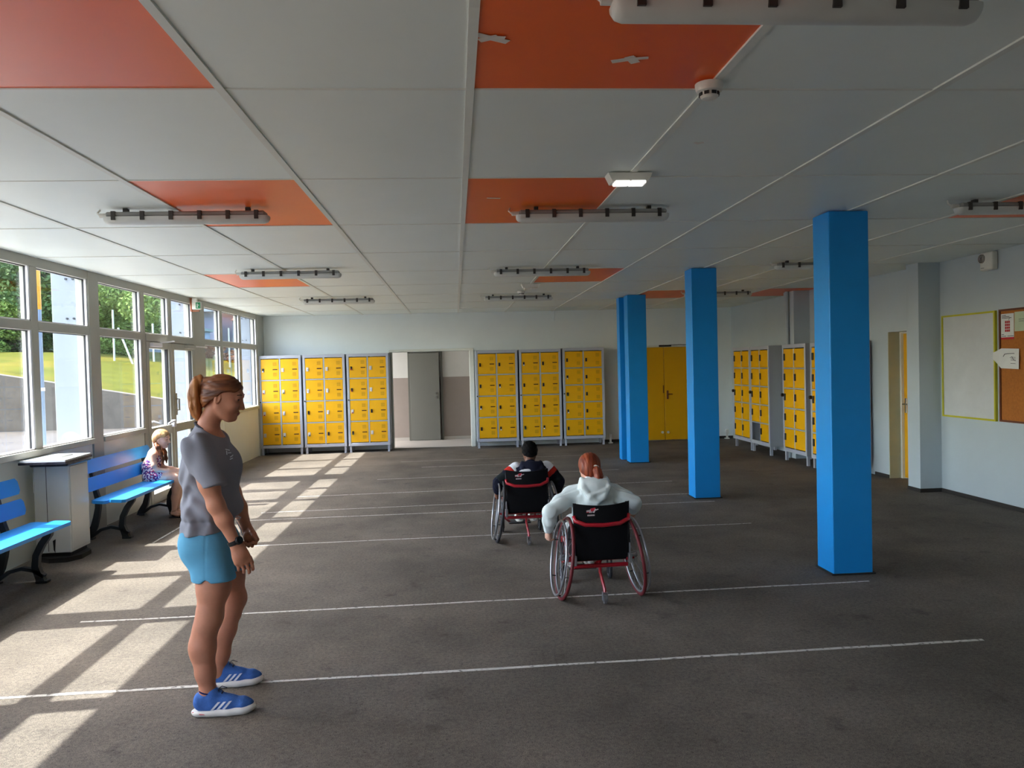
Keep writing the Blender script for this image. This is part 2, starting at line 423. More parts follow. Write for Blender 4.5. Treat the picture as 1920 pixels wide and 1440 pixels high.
# corridor beyond the doorway
cor = struct('wall_corridor', MB().box(-3.9, 3.2, 17.6, 17.75, 1.42, 2.75), 'corridor_white', 'two-tone corridor wall seen through the doorway')
part('lower_band', MB().box(-3.9, 3.2, 17.598, 17.75, 0, 1.42), 'corridor_taupe', cor)
part('skirting', MB().box(-3.9, 3.2, 17.585, 17.60, 0, 0.07), 'corridor_tile', cor)
part('end_wall', MB().box(3.2, 3.35, YB+0.2, 17.75, 0, 2.75), 'corridor_white', cor)
struct('floor_corridor', MB().box(-3.9, 3.2, YB+0.05, 17.75, -0.12, 0.004), 'corridor_tile', 'light tiled corridor floor')
struct('ceiling_corridor', MB().box(-3.9, 3.35, YB+0.2, 17.75, 2.6, 2.75), 'corridor_white', 'corridor ceiling')
d3 = struct('door_3', None, None, 'grey corridor door standing slightly ajar', loc=(-1.02, 17.56, 0))
part('leaf', MB().box(0, 0.66, -0.04, 0.0, 0.012, 1.97, 0.004), 'door_grey', d3, rot=(0, 0, math.radians(-6)))
part('handle', MB().cyl((0.58, -0.10, 0.97), (0.58, -0.17, 0.97), 0.022, n=12).cyl((0.58, -0.10, 1.06), (0.58, -0.16, 1.06), 0.02, n=12), 'chrome', d3, True)
part('door_frame', MB().box(-0.05, 0.0, -0.03, 0.035, 0, 2.02).box(0.68, 0.73, -0.03, 0.035, 0, 2.02).box(-0.05, 0.73, -0.03, 0.035, 1.98, 2.02), 'door_grey', d3)

# yellow double door
d2 = struct('door_2', None, None, 'yellow double door in the end wall between two blue pillars', loc=(4.336, YB, 0))
for sx, wd in ((-1, 0.86), (1, 0.86)):
    x0, x1 = (-wd, -0.004) if sx < 0 else (0.004, wd)
    leaf = part('leaf', MB().box(x0, x1, -0.045, -0.005, 0.01, 1.945, 0.004), 'door_yellow', d2)
    part('bumper', MB().cyl((sx*0.06, -0.045, 0.17), (sx*0.06, -0.075, 0.17), 0.026, n=14), 'white_plastic', leaf, True)
part('handle', MB().box(0.045, 0.085, -0.062, -0.045, 0.86, 1.04, 0.006).tube([(0.065, -0.06, 0.97), (0.065, -0.10, 0.97), (0.16, -0.10, 0.965)], 0.010, 8), 'brass_brown', d2, True)
part('edge_pull', MB().box(-0.03, -0.012, -0.052, -0.045, 0.99, 1.15), 'brass_brown', d2)
part('door_closer', MB().box(-0.10, 0.16, -0.07, -0.03, 1.955, 1.99, 0.006).tube([(0.1, -0.075, 1.985), (0.32, -0.08, 1.992), (0.5, -0.05, 1.985)], 0.007, 6), 'gasket_black', d2)
part('door_frame', MB().box(-0.91, -0.862, -0.055, 0.0, 0, 1.99).box(0.862, 0.91, -0.055, 0.0, 0, 1.99).box(-0.91, 0.91, -0.05, -0.0, 1.947, 1.985), 'batten_white', d2)
for x0, x1 in ((3.0, 3.43), (5.26, XR)):
    struct('baseboard_back', MB().box(x0, x1, YB-0.012, YB, 0, 0.05), 'skirting_dark')

# ------------------------------------------------------------------ right wall with pilasters and recessed yellow door
mb = MB()
RY0, RY1, RZ = 9.12, 10.0, 1.965
mb.box(XR, XR+0.25, YF-0.2, RY0, 0, HC+0.03); mb.box(XR, XR+0.25, RY0, RY1, RZ, HC+0.03); mb.box(XR, XR+0.25, RY1, YB+0.05, 0, HC+0.03)
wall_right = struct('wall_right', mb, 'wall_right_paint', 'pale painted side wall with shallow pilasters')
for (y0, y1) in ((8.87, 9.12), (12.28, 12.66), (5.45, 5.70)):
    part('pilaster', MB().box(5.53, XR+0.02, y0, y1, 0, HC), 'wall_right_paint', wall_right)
part('pipe', MB().cyl((5.49, 12.45, 0), (5.49, 12.45, HC), 0.03, n=12), 'wall_right_paint', wall_right, True)
part('pipe', MB().cyl((5.76, 12.74, 1.9), (5.76, 12.74, HC), 0.03, n=12), 'wall_right_paint', wall_right, True)
part('jamb', MB().box(XR, XR+0.18, RY1-0.012, RY1, 0, RZ), 'jamb_beige', wall_right)
d4 = struct('door_4', None, None, 'yellow door set back in the side wall beyond the pilaster', loc=(5.985, RY1, 0))
part('leaf', MB().box(0.0, 0.04, -0.85, -0.055, 0.01, 1.94, 0.003), 'door_yellow', d4)
part('door_frame', MB().box(-0.03, 0.05, -0.05, -0.013, 0, 1.96).box(-0.03, 0.05, -0.87, -0.05, 1.945, 1.96), 'batten_white', d4)
part('handle', MB().box(-0.012, 0.0, -0.125, -0.085, 0.88, 1.08, 0.004).tube([(-0.01, -0.105, 1.0), (-0.05, -0.105, 1.0), (-0.05, -0.22, 1.0)], 0.010, 8), 'chrome', d4, True)
for y0, y1 in ((YF, 8.865), (10.0, 10.34)):
    struct('baseboard_right', MB().box(XR-0.012, XR, y0, y1, 0, 0.045), 'skirting_dark')
struct('baseboard_right', MB().box(5.52, 5.53, 8.86, 9.12, 0, 0.045).box(5.53, XR, 8.858, 8.87, 0, 0.045), 'skirting_dark')

# ------------------------------------------------------------------ wall behind the camera, 
mb = MB()
mb.box(XL-0.1, XR+0.25, YF-0.2, YF, 0, HC+0.03)
struct('wall_front', mb, 'wall_paint', 'plain pale wall behind the viewer')

# ------------------------------------------------------------------ window wall on the left
wall_left = struct('wall_left', None, None, 'glazed side wall on cream apron panels')
XI, XO = XL, XL-0.09         # inner and outer faces of the framing
TOPZ, TR0, TR1, SI0, SI1 = 2.66, 2.075, 2.16, 0.93, 0.985
POSTS = [(-8.0, -7.8), (-4.9, -4.7), (-1.6, -1.4), (1.75, 2.05), (5.17, 5.40), (8.46, 8.69), (11.71, 12.22), (15.35, 15.9)]
MULL = [None, None, None, (2.95, 3.88), (6.44, 7.41), (9.88, 10.80), (13.10, 14.22)]
for (y0, y1) in POSTS:
    part('post', MB().box(XO-0.03, XI+0.012, y0, y1, 0, HC, 0.004), 'frame_grey', wall_left)
def pane(parent, y0, y1, z0, z1):
    g = 0.012
    part('pane', MB().box(XI-0.055, XI-0.047, y0, y1, z0, z1), 'window_glass', parent)
    part('gasket', MB().box(XI-0.05, XI-0.02, y1-g, y1, z0, z1).box(XI-0.05, XI-0.02, y0, y0+g*0.6, z0, z1).box(XI-0.05, XI-0.03, y0, y1, z1-0.006, z1), 'gasket_black', parent)
    part('sunlit_reveal_strip', MB().box(XI-0.022, XI-0.002, y1-0.026, y1, z0, z1).box(XI-0.03, XI-0.002, y0, y1, z0, z0+0.012), 'frame_side_white', parent)  # white strip paints the sunlit outer reveal beside each pane
nwin = 0
for b in range(len(MULL)):
    p0, p1 = POSTS[b][1], POSTS[b+1][0]; ms = MULL[b]
    if ms is None:
        if b < 2: part('unseen_solid_bay', MB().box(XO, XI, p0, p1, 0, HC), 'wall_paint', wall_left)  # unseen bays closed to cut the light from behind
        else: part('unseen_low_wall', MB().box(XO, XI, p0, p1, 0, SI0), 'apron_cream', wall_left)  # unseen wall added to trim light through the open bay
        continue          # unseen bay beside the viewer, left open to add fill light
    nwin += 1
    wn = struct('window_%d' % nwin, None, None, 'grey framed glazing bay of upper and lower panes, bay %s' % ['', '', '', 'nearest the viewer', 'behind the first bench and bin', 'with the glazed door', 'nearest the lockers'][b])
    part('top_rail', MB().box(XO, XI+0.008, p0, p1, TOPZ, HC, 0.003), 'frame_grey', wn)
    edges = [p0, ms[0], ms[1], p1]; mw_ = 0.055
    door_bay = (b == 5)
    for k, ym in enumerate(ms):
        z0 = SI1
        if door_bay: z0 = TR1 if k == 1 else 0.0
        part('mullion', MB().box(XO, XI+0.006, ym-mw_, ym+mw_, z0 if z0 < 0.1 or z0 > 2 else SI0, TOPZ, 0.003), 'frame_grey', wn)
    if door_bay:
        part('transom', MB().box(XO, XI+0.01, p0, ms[0]-mw_, TR0, TR1, 0.003), 'frame_grey', wn)
        part('transom', MB().box(XO, XI+0.02, ms[0]+mw_, p1, TR0-0.01, TR1+0.0, 0.003), 'frame_grey', wn)
        part('sill', MB().box(XO, XI+0.03, p0, ms[0]-mw_, SI0, SI1, 0.003), 'frame_grey', wn)
        part('apron_panel', MB().box(XO+0.02, XI-0.005, p0, ms[0]-mw_, 0.01, SI0), 'apron_cream', wn)
    else:
        for k in range(3):
            a = edges[k]+(mw_ if k else 0); c = edges[k+1]-(mw_ if k < 2 else 0)
            part('transom', MB().box(XO, XI+0.008, a, c, TR0, TR1, 0.003), 'frame_grey', wn)
        part('sill', MB().box(XO, XI+0.03, p0, p1, SI0, SI1, 0.003), 'frame_grey', wn)
        for k in range(3):
            a = edges[k]+0.004; c = edges[k+1]-0.004
            part('apron_panel', MB().box(XO+0.02, XI-0.005+0.002*(k % 2), a, c, 0.01, SI0), 'apron_cream', wn)
    for k in range(3):
        a = edges[k]+(mw_ if k else 0); c = edges[k+1]-(mw_ if k < 2 else 0)
        pane(wn, a, c, TR1, TOPZ)
        if door_bay and k > 0: continue
        if b == 3 and k < 2:
            part('solid_panel', MB().box(XI-0.06, XI-0.03, a, c, SI1, TR0), 'apron_cream', wn)
            continue
        pane(wn, a, c, SI1, TR0)
# glazed double door
d1 = struct('door_1', None, None, 'grey framed glazed double door to the yard')
for (y0, y1, side) in ((9.94, 10.79, 0), (10.81, 11.705, 1)):
    leaf = link('leaf', None, d1)
    part('stile', MB().box(XO, XI+0.012, y0, y0+0.085, 0.01, 2.06, 0.003), 'frame_grey', leaf)
    part('stile', MB().box(XO, XI+0.012, y1-0.085, y1, 0.01, 2.06, 0.003), 'frame_grey', leaf)
    for z0, z1 in ((0.01, 0.13), (0.85, 0.965), (1.975, 2.06)):
        part('rail', MB().box(XO, XI+0.012, y0+0.085, y1-0.085, z0, z1, 0.003), 'frame_grey', leaf)
    for z0, z1 in ((0.13, 0.85), (0.965, 1.975)):
        part('pane', MB().box(XI-0.055, XI-0.047, y0+0.085, y1-0.085, z0, z1), 'window_glass', leaf)
        part('gasket', MB().box(XI-0.045, XI-0.01, y1-0.1, y1-0.085, z0, z1), 'gasket_black', leaf)
part('pull_handle', MB().tube([(XI+0.01, 10.88, 1.30), (XI+0.06, 10.88, 1.30), (XI+0.06, 10.88, 1.15), (XI+0.01, 10.88, 1.15)], 0.013, 8).box(XI+0.01, XI+0.02, 10.83, 10.93, 1.08, 1.38, 0.003), 'frame_grey', d1)
part('push_latch', MB().box(XI+0.01, XI+0.05, 10.70, 10.78, 0.93, 1.03, 0.005).tube([(XI+0.04, 10.72, 0.98), (XI+0.09, 10.6, 1.02), (XI+0.09, 10.38, 1.0)], 0.014, 8), 'frame_side_white', d1, True)
part('door_closer', MB().box(XI+0.012, XI+0.06, 10.05, 10.35, 1.995, 2.045, 0.005).tube([(XI+0.05, 10.3, 2.05), (XI+0.14, 10.55, 2.07), (XI+0.03, 10.75, 2.08)], 0.009, 6), 'frame_side_white', d1)
part('door_closer', MB().box(XI+0.012, XI+0.06, 11.3, 11.62, 1.995, 2.045, 0.005), 'frame_grey', d1)
part('threshold', MB().box(XO, XI+0.02, 9.94, 11.7, 0.0, 0.012), 'chrome', d1)
part('cover_strip', MB().box(XI+0.012, XI+0.03, 11.75, 12.25, 2.03, 2.05), 'frame_side_white', wall_left)

# ------------------------------------------------------------------ blue pillars
for (y, lab) in ((5.62, 'blue square pillar nearest the viewer, on the right'), (9.0, 'blue square pillar in the middle of the row of three'), (12.42, 'farthest blue square pillar, by the yellow-doored lockers')):
    p = thing('pillar', lab, 'pillar', (2.965, y+0.13, 0), 0, 'blue pillars')
    part('shaft', MB().box(-0.155, 0.155, -0.13, 0.13, 0, HC-0.008, 0.008, 2), 'pillar_blue', p)
    part('foot_rim', MB().box(-0.17, 0.175, -0.142, 0.135, 0, 0.012, 0.004), 'rubber_black', p)  # thin dark rim round the foot of the shaft
p = thing('pillar', 'narrow blue pillar standing directly behind the farthest blue pillar', 'pillar', (2.93, 13.0, 0), 0, 'blue pillars')
part('shaft', MB().box(-0.155, 0.155, -0.1, 0.1, 0, HC-0.008, 0.006, 2), 'pillar_blue', p)

# ------------------------------------------------------------------ outside
asphalt = struct('ground_yard', MB().box(-60, -7.5, -25, 24.9, -0.2, -0.025), 'old_asphalt', 'grey asphalt yard outside the windows')
struct('ground_bounce_strip', MB().box(-7.5, XO-0.03, -25, 24.9, -0.2, -0.02), 'yard_asphalt', 'added pale strip along the windows that bounces light inside')  # pale ground added as a reflector to brighten the ceiling
struct('ground_front', MB().box(XO-0.03, 30, -25, YF-0.2, -0.2, -0.02), 'yard_asphalt', 'pale asphalt yard behind the viewer')
struct('roof_edge', MB().box(XL-0.27, XL-0.06, YF, YB, HC+0.12, HC+0.42), 'fin_white', 'white roof edge above the windows')
for (y, lab) in ((5.30, 'white outside column with the bay beside the first bench'), (8.56, 'white bolted outside column behind the bin window'), (11.95, 'white bolted outside column behind the glazed door'), (15.35, 'white bolted outside column nearest the lockers')):
    c = thing('outside_column', lab, 'column', (-4.10, y, -0.02), 0, 'white outside columns')
    part('shaft', MB().box(-0.155, 0.16, 0.0, 0.16, 0, 2.86, 0.004), 'fin_white', c)
    for z in (2.28, 2.70):
        for x in (0.0, 0.07):
            part('bolt', MB().cyl((x, -0.012, z), (x, 0.0, z), 0.012, n=8), 'bolt_dark', c)
# ------------------------------------------------------------------ outside : post, retaining wall, grass, trees, house
M('post_bluegrey', (120, 140, 168), 0.5); M('post_orange', (236, 150, 40), 0.5)
M('concrete', (82, 75, 66), 0.9, var=0.25, vs=2.2, bump=0.4, bs=14)
M('grass', (70, 72, 16), 0.95, 0.1, var=0.25, vs=1.6, bump=0.6, bs=9, col2=(92, 82, 24), c2lo=0.5, c2hi=0.68, c2s=0.35)
M('leaf', (112, 134, 66), 0.7, 0.2, var=0.45, vs=2.5); M('leaf_dark', (82, 108, 62), 0.7, 0.2, var=0.45, vs=2.5); M('hedge_rust', (120, 70, 24), 0.8, 0.2, var=0.4, vs=3)
M('bark', (92, 82, 66), 0.9); M('house_wall', (120, 122, 140), 0.85, var=0.03); M('roof_tile', (168, 112, 84), 0.85, var=0.3, vs=6)
M('far_teal', (96, 118, 122), 0.8); M('far_blue', (112, 132, 156), 0.8, var=0.1)
o = thing('drain_post', 'blue-grey steel post with an orange top outside the bin window', 'post', (-4.96, 9.6, -0.02))
part('shaft', MB().cyl((0, 0, 0), (0, 0, 2.47), 0.062, n=16), 'post_bluegrey', o, True)
part('orange_sleeve', MB().cyl((0, 0, 2.47), (0, 0, 3.2), 0.064, n=16), 'post_orange', o, True)
part('strap', MB().cyl((0, 0, 1.5), (0, 0, 1.54), 0.068, n=16), 'white_plastic', o, True)
# retaining wall runs across the end of the yard, higher on the left
m = MB(); prof = [(-60, 3.0), (-30, 2.6), (-15, 1.92), (-9.5, 0.92), (-7.0, 0.45), (-5.2, 0.12)]
poly = [(-60, -0.2)]+[(-5.2, -0.2)]+[(x, z) for x, z in prof[::-1]]
m.prism(poly, 24.9, 25.3, 'y')
o = part('retaining_wall', m, 'concrete'); tag(o, 'rough grey retaining wall at the end of the yard', 'wall')
# grass bank
m = MB(); cols = []; NX, NY = 46, 26
def bank(x, y):
    t = (y-25.3)/14.0; zt = np.interp(x, [p[0] for p in prof], [p[1] for p in prof])
    return zt-0.06+min(t, .62)*1.1+max(0, t-.62)*.25+0.07*math.sin(x*1.3+y)*math.sin(y*.9)
for j in range(NY+1):
    for i in range(NX+1):
        x = -60+62*i/NX; y = 25.25+22*j/NY
        cols.append(m.bm.verts.new((x, y, bank(x, y))))
for j in range(NY):
    for i in range(NX):
        a = j*(NX+1)+i; m.bm.faces.new((cols[a], cols[a+1], cols[a+NX+2], cols[a+NX+1]))
o = part('grass_bank', m, 'grass', None, True, ang=180); o['kind'] = 'structure'; o['label'] = 'sunlit yellow-green grass bank above the retaining wall'
struct('ground_far', MB().box(-120, 120, 44, 200, -0.4, -0.05), 'grass', 'far grass ground')
def foliage_mesh(seed, n, rx, rz, leaf, mat):
    R = np.random.default_rng(seed); nb = 11
    bc = np.stack([R.normal(0, rx*.45, nb), R.normal(0, rx*.45, nb), R.uniform(-rz*.7, rz*.75, nb)], 1); br = R.uniform(.3, .55, nb)*rx
    k = R.integers(0, nb, n); d = R.normal(size=(n, 3)); d /= np.linalg.norm(d, axis=1)[:, None]
    P = bc[k]+d*(br[k]*R.uniform(.55, 1.05, n)**.5)[:, None]*np.array([1, 1, .85])
    u = R.normal(size=(n, 3)); u /= np.linalg.norm(u, axis=1)[:, None]; v = np.cross(u, R.normal(size=(n, 3))); v /= np.linalg.norm(v, axis=1)[:, None]
    s = (leaf*R.uniform(.6, 1.3, n))[:, None]
    V = np.stack([P-u*s, P+v*s*.5, P+u*s, P-v*s*.5], 1).reshape(-1, 3)
    me = bpy.data.meshes.new('foliage'); me.from_pydata(V.tolist(), [], np.arange(4*n).reshape(-1, 4).tolist()); me.materials.append(MATS[mat]); return me
fm = [foliage_mesh(1, 22000, 3.0, 3.0, .12, 'leaf'), foliage_mesh(2, 22000, 3.2, 2.6, .12, 'leaf_dark'), foliage_mesh(3, 20000, 2.6, 3.4, .11, 'leaf')]
def trunk_mesh(h):
    m = MB(); m.tube([(0, 0, -0.5), (0.05, 0, h*.35), (-.05, .05, h*.7), (0, 0, h)], [.2, .16, .11, .04], 8)
    for a in range(4):
        t = a*1.7; m.tube([(0, 0, h*(.45+.1*a)), (math.cos(t)*.9, math.sin(t)*.9, h*(.62+.1*a))], [.07, .03], 6)
    return m.mesh('trunk', 'bark', True)
tms = trunk_mesh(5.0)
TREES = [(-31, 37, 1.05), (-27.5, 39, 1.1), (-24.0, 37, 1.0), (-21.0, 38.5, 1.1), (-18.2, 37.2, 1.0), (-15.9, 37.4, .85), (-24.5, 44.5, 1.3), (-18.5, 44.5, 1.0), (-31, 45, 1.4)]
for i, (x, y, s) in enumerate(TREES):
    t = thing('tree', 'leafy green tree on the grass bank outside the windows', 'tree', (x, y, bank(x, y)), i*1.1, 'trees on the grass bank')
    t.scale = (s, s, s)
    link('trunk', tms, t); f = link('foliage', fm[i % 3], t, (0, 0, 4.4)); f['kind'] = 'stuff'
    f2 = link('foliage', fm[(i+1) % 3], t, (0.4, -.6, 1.5), (0, 0, 2)); f2.scale = (.9, .8, .6); f2['kind'] = 'stuff'
# fence posts and white pole on the bank
for i, (x, y, h, lean) in enumerate(((-14.0, 33, 2.1, 0), (-13.0, 32.5, 1.5, -.4), (-12.8, 34, 1.6, 0), (-10.93, 38.5, 1.9, 0))):
    z = bank(x, y); o = part('fence_post', MB().cyl((0, 0, -.2), (lean*h, 0, h), 0.04, n=8), 'frame_grey', None, True, loc=(x, y, z))
    tag(o, ['pale upright fence post before the trees', 'pale leaning fence post before the trees', 'pale fence post seen through the glazed door', 'tall white pole seen through the bay nearest the lockers'][i], 'post')
# house far behind
h = thing('house', 'lilac-grey house with a tiled roof far outside', 'house', (-20.5, 60, 0))
part('wall', MB().box(-8, 2.4, 0, 9, 0, 6.3), 'house_wall', h)
part('roof', MB().prism([(-8.6, 6.3), (2.9, 6.3), (2.9, 6.55), (-2.8, 9.5), (-8.6, 6.55)], -0.8, 10, 'y'), 'roof_tile', h)
part('eaves_board', MB().box(-8.6, 2.9, -.85, -.8, 6.2, 6.45), 'fin_white', h)
h2 = thing('barn', 'grey-green barn right of the lilac house far outside', 'building', (-15.4, 61, 0))
part('wall', MB().box(-1.6, 3.4, 0, 6, 0, 5.6), 'far_teal', h2); part('roof', MB().prism([(-1.7, 5.6), (3.6, 5.6), (.8, 7.6)], -.3, 6.3, 'y'), 'roof_tile', h2)
h = thing('shed', 'long blue-grey building behind the trees', 'building', (-24, 52, 0))
part('wall', MB().box(-8, 6.2, 0, 6, 0, 4.6), 'far_blue', h); part('roof', MB().box(-8.2, 6.4, -.2, 6.2, 4.6, 4.8), 'far_teal', h)
hm = foliage_mesh(9, 5000, 1.3, .7, .12, 'hedge_rust')
for i, x in enumerate((-13.7, -11.4, -9.1)):
    o = link('shrub', hm, None, (x, 43.5, bank(x, 43.5)+.30), (0, 0, i)); o.scale = (.8, .6, .5)
    tag(o, 'rust-coloured shrub beyond the bay nearest the lockers', 'shrub', 'rusty shrubs far outside')
o = link('shrub', foliage_mesh(12, 2500, .55, .35, .07, 'leaf'), None, (-15.4, 23.9, 0.25)); tag(o, 'low green shrub at the foot of the retaining wall', 'shrub')

# ------------------------------------------------------------------ lockers
M('locker_yellow', (250, 186, 0), 0.42, 0.45, var=0.03, vs=5); M('locker_frame', (186, 190, 202), 0.42, 0.45, var=0.02); M('locker_side', (172, 176, 182), 0.5, var=0.02)
M('slot_maroon', (70, 22, 20), 0.5); M('vent_tan', (196, 146, 10), 0.6); M('lock_plate', (212, 208, 204), 0.4); M('lock_dark', (30, 24, 28), 0.4); M('tag_white', (235, 235, 235), 0.6); M('tag_red', (170, 50, 50), 0.6); M('tag_green', (70, 110, 80), 0.6); M('locker_inside_shade', (46, 48, 46), 0.7)
dm_cache = {}
def locker(name, label, group, loc, rotz, W, Hh, D, rows, style, legz, missing=None):
    # front faces -Y in local space, origin at front-left foot
    t = thing(name, label, 'locker', loc, rotz, group)
    fr = 0.045; z0 = legz; colw = (W-3*fr+0.02)/2; fb = 0.06
    rowh = (Hh-z0-2*fb+0.02)/rows
    key = (W, Hh, D, rows, legz)
    if key not in dm_cache:
        b = MB(); th = 0.012
        b.box(0, th, 0, D, z0, Hh).box(W-th, W, 0, D, z0, Hh).box(th, W-th, D-th, D, z0, Hh).box(th, W-th, 0, D-th, Hh-th, Hh).box(th, W-th, 0, D-th, z0, z0+th)
        body = b.mesh('body', 'locker_side')
        f = MB(); y0, y1 = -0.012, 0.012
        f.box(0, fr, y0, y1, z0, Hh, .003).box(W-fr, W, y0, y1, z0, Hh, .003).box(fr, W-fr, y0, y1, Hh-fb, Hh, .003).box(fr, W-fr, y0, y1, z0, z0+fb, .003)
        f.box(W/2-0.012, W/2+0.012, y0+.004, y1, z0+fb, Hh-fb)
        for r in range(1, rows): f.box(fr, W-fr, y0+.004, y1, z0+fb+r*(Hh-z0-2*fb)/rows-0.009, z0+fb+r*(Hh-z0-2*fb)/rows+0.009)
        frame = f.mesh('front_frame', 'locker_frame')
        leg = MB().box(-0.02, 0.02, -0.02, 0.02, 0, z0).cyl((0, 0, 0), (0, 0, 0.012), 0.026, n=10).mesh('leg', 'locker_frame')
        cw = W/2-fr-0.012; ch = (Hh-z0-2*fb)/rows-0.018
        door = MB().box(0.004, cw-0.004, -0.008, 0.006, 0.004, ch-0.004, .003).mesh('locker_door', 'locker_yellow')
        shelf = MB()
        for r in range(1, rows): shelf.box(th, W-th, 0.012, D-th, z0+fb+r*(Hh-z0-2*fb)/rows-.004, z0+fb+r*(Hh-z0-2*fb)/rows+.004)
        shelf.box(W/2-.004, W/2+.004, .012, D-th, z0+th, Hh-th)
        shm = shelf.mesh('divider', 'locker_inside_shade')  # dark colour paints in the shade of the open compartment
        dm_cache[key] = (body, frame, leg, door, cw, ch, shm)
    body, frame, leg, door, cw, ch, shm = dm_cache[key]
    link('body', body, t); link('front_frame', frame, t); link('divider', shm, t)
    for x in (0.035, W-0.035):
        for y in (0.03, D-0.04): link('leg', leg, t, (x, y, 0))
    if 'lock' not in dm_cache:
        dm_cache['lock'] = MB().box(-.018, .018, -.022, -.008, -.04, .03, .003).cyl((0, -.022, .014), (0, -.03, .014), .010, n=10).mesh('lock', 'lock_dark')
        dm_cache['lockp'] = MB().box(-.024, .024, -.0185, -.008, -.042, .034, .002).cyl((.0, -.0185, -.012), (.0, -.03, -.012), .012, n=10).mesh('lock', 'lock_plate')
        dm_cache['lockr'] = MB().box(-.02, .02, -.026, -.008, -.055, .055, .004).mesh('lock', 'lock_dark')
        dm_cache['knob'] = MB().cyl((0, 0, 0), (0, -.03, 0), .03, .026, n=14).mesh('knob', 'lock_dark')
        dm_cache['slot'] = MB().box(-.046, .046, -.013, -.008, -.009, .009, .002).mesh('name_slot', 'slot_maroon')
        v = MB()
        for a in range(4):
            for c in range(4): v.box(-.03+.018*a-.0065+.003, -.03+.018*a+.0065+.003, -.011, -.008, -.03+.018*c-.005+.003, -.03+.018*c+.005+.003)
        dm_cache['vent'] = v.mesh('vent_grille', 'vent_tan')
        for nm, mt in (('tagw', 'tag_white'), ('tagr', 'tag_red'), ('tagg', 'tag_green')):
            dm_cache[nm] = MB().box(-.014, .014, -.0245, -.022, -.012, .012).mesh('lock_tag', mt)
        dm_cache['dot'] = MB().box(-.007, .007, -.053, -.05, -.007, .012).mesh('lock_tag', 'tag_white')
    for c in range(2):
        for r in range(rows):
            x = fr if c == 0 else W/2+0.012; z = z0+fb+r*(Hh-z0-2*fb)/rows+0.009
            if missing == (c, r): continue
            d = link('locker_door', door, t, (x, 0, z))
            lx = 0.045
            if style == 'side':
                l = link('lock', dm_cache['lockr'], d, (lx, 0, ch*.56)); continue
            if style == 'sticker':
                lk = random.choice(['lockp', 'lockp', 'lock'])
            else: lk = 'lock'
            l = link('lock', dm_cache[lk], d, (lx, 0, ch*.48))
            if random.random() < .6:
                link('lock_tag', dm_cache[random.choice(['tagw', 'tagw', 'tagr', 'tagg'])], d, (lx+random.uniform(-.006, .006), -.003, ch*.48-.03))
            if style != 'five':
                link('name_slot', dm_cache['slot'], d, (cw*.78, 0, ch*.5))
            for vz in (.76, .26): link('vent_grille', dm_cache['vent'], d, (cw*.76, 0, ch*vz))
    kz = z0+(Hh-z0)*.5
    if style == 'side':
        kz = z0+fb+(Hh-z0-2*fb)*.53
    link('knob', dm_cache['knob'], t, (0.022, -0.012, kz)).scale = (1, 1, 1) if style == 'side' else (.5, .5, .5)
    return t
LY = 15.43
for i, (x, lab) in enumerate(((-3.835, 'eight-door yellow locker unit in the corner by the windows'), (-2.985, 'eight-door yellow locker unit, middle of the three left of the open doorway'), (-2.135, 'eight-door yellow locker unit beside the left edge of the open doorway'))):
    locker('locker_unit', lab, 'lockers left of the doorway', (x, LY, 0), 0, 0.815, 1.95, 0.44, 4, 'sticker', 0.13)
for i, (x, lab) in enumerate(((0.40, 'eight-door yellow locker unit beside the right edge of the open doorway'), (1.275, 'eight-door yellow locker unit, middle of the three right of the open doorway'))):
    locker('locker_unit', lab, 'lockers right of the doorway', (x, LY, 0), 0, 0.84, 1.955, 0.44, 4, 'plain', 0.13)
locker('locker_unit', 'ten-door yellow locker unit right of the doorway, next to the bare wall', 'lockers right of the doorway', (2.15, LY, 0), 0, 0.84, 1.965, 0.44, 5, 'five', 0.13)
for (y, lab, ms) in ((14.435, 'ten-door yellow locker unit along the side wall, nearest the end wall', None), (13.58, 'ten-door yellow locker unit along the side wall with one open bottom compartment', (0, 0)), (12.20, 'ten-door yellow locker unit along the side wall, just before the pipe pilaster', None), (11.21, 'ten-door yellow locker unit along the side wall, half hidden behind the nearest blue pillar', None)):
    locker('locker_unit', lab, 'lockers along the side wall', (5.30, y, 0), -math.pi/2, 0.835, 1.87, 0.46, 5, 'side', 0.15, ms)

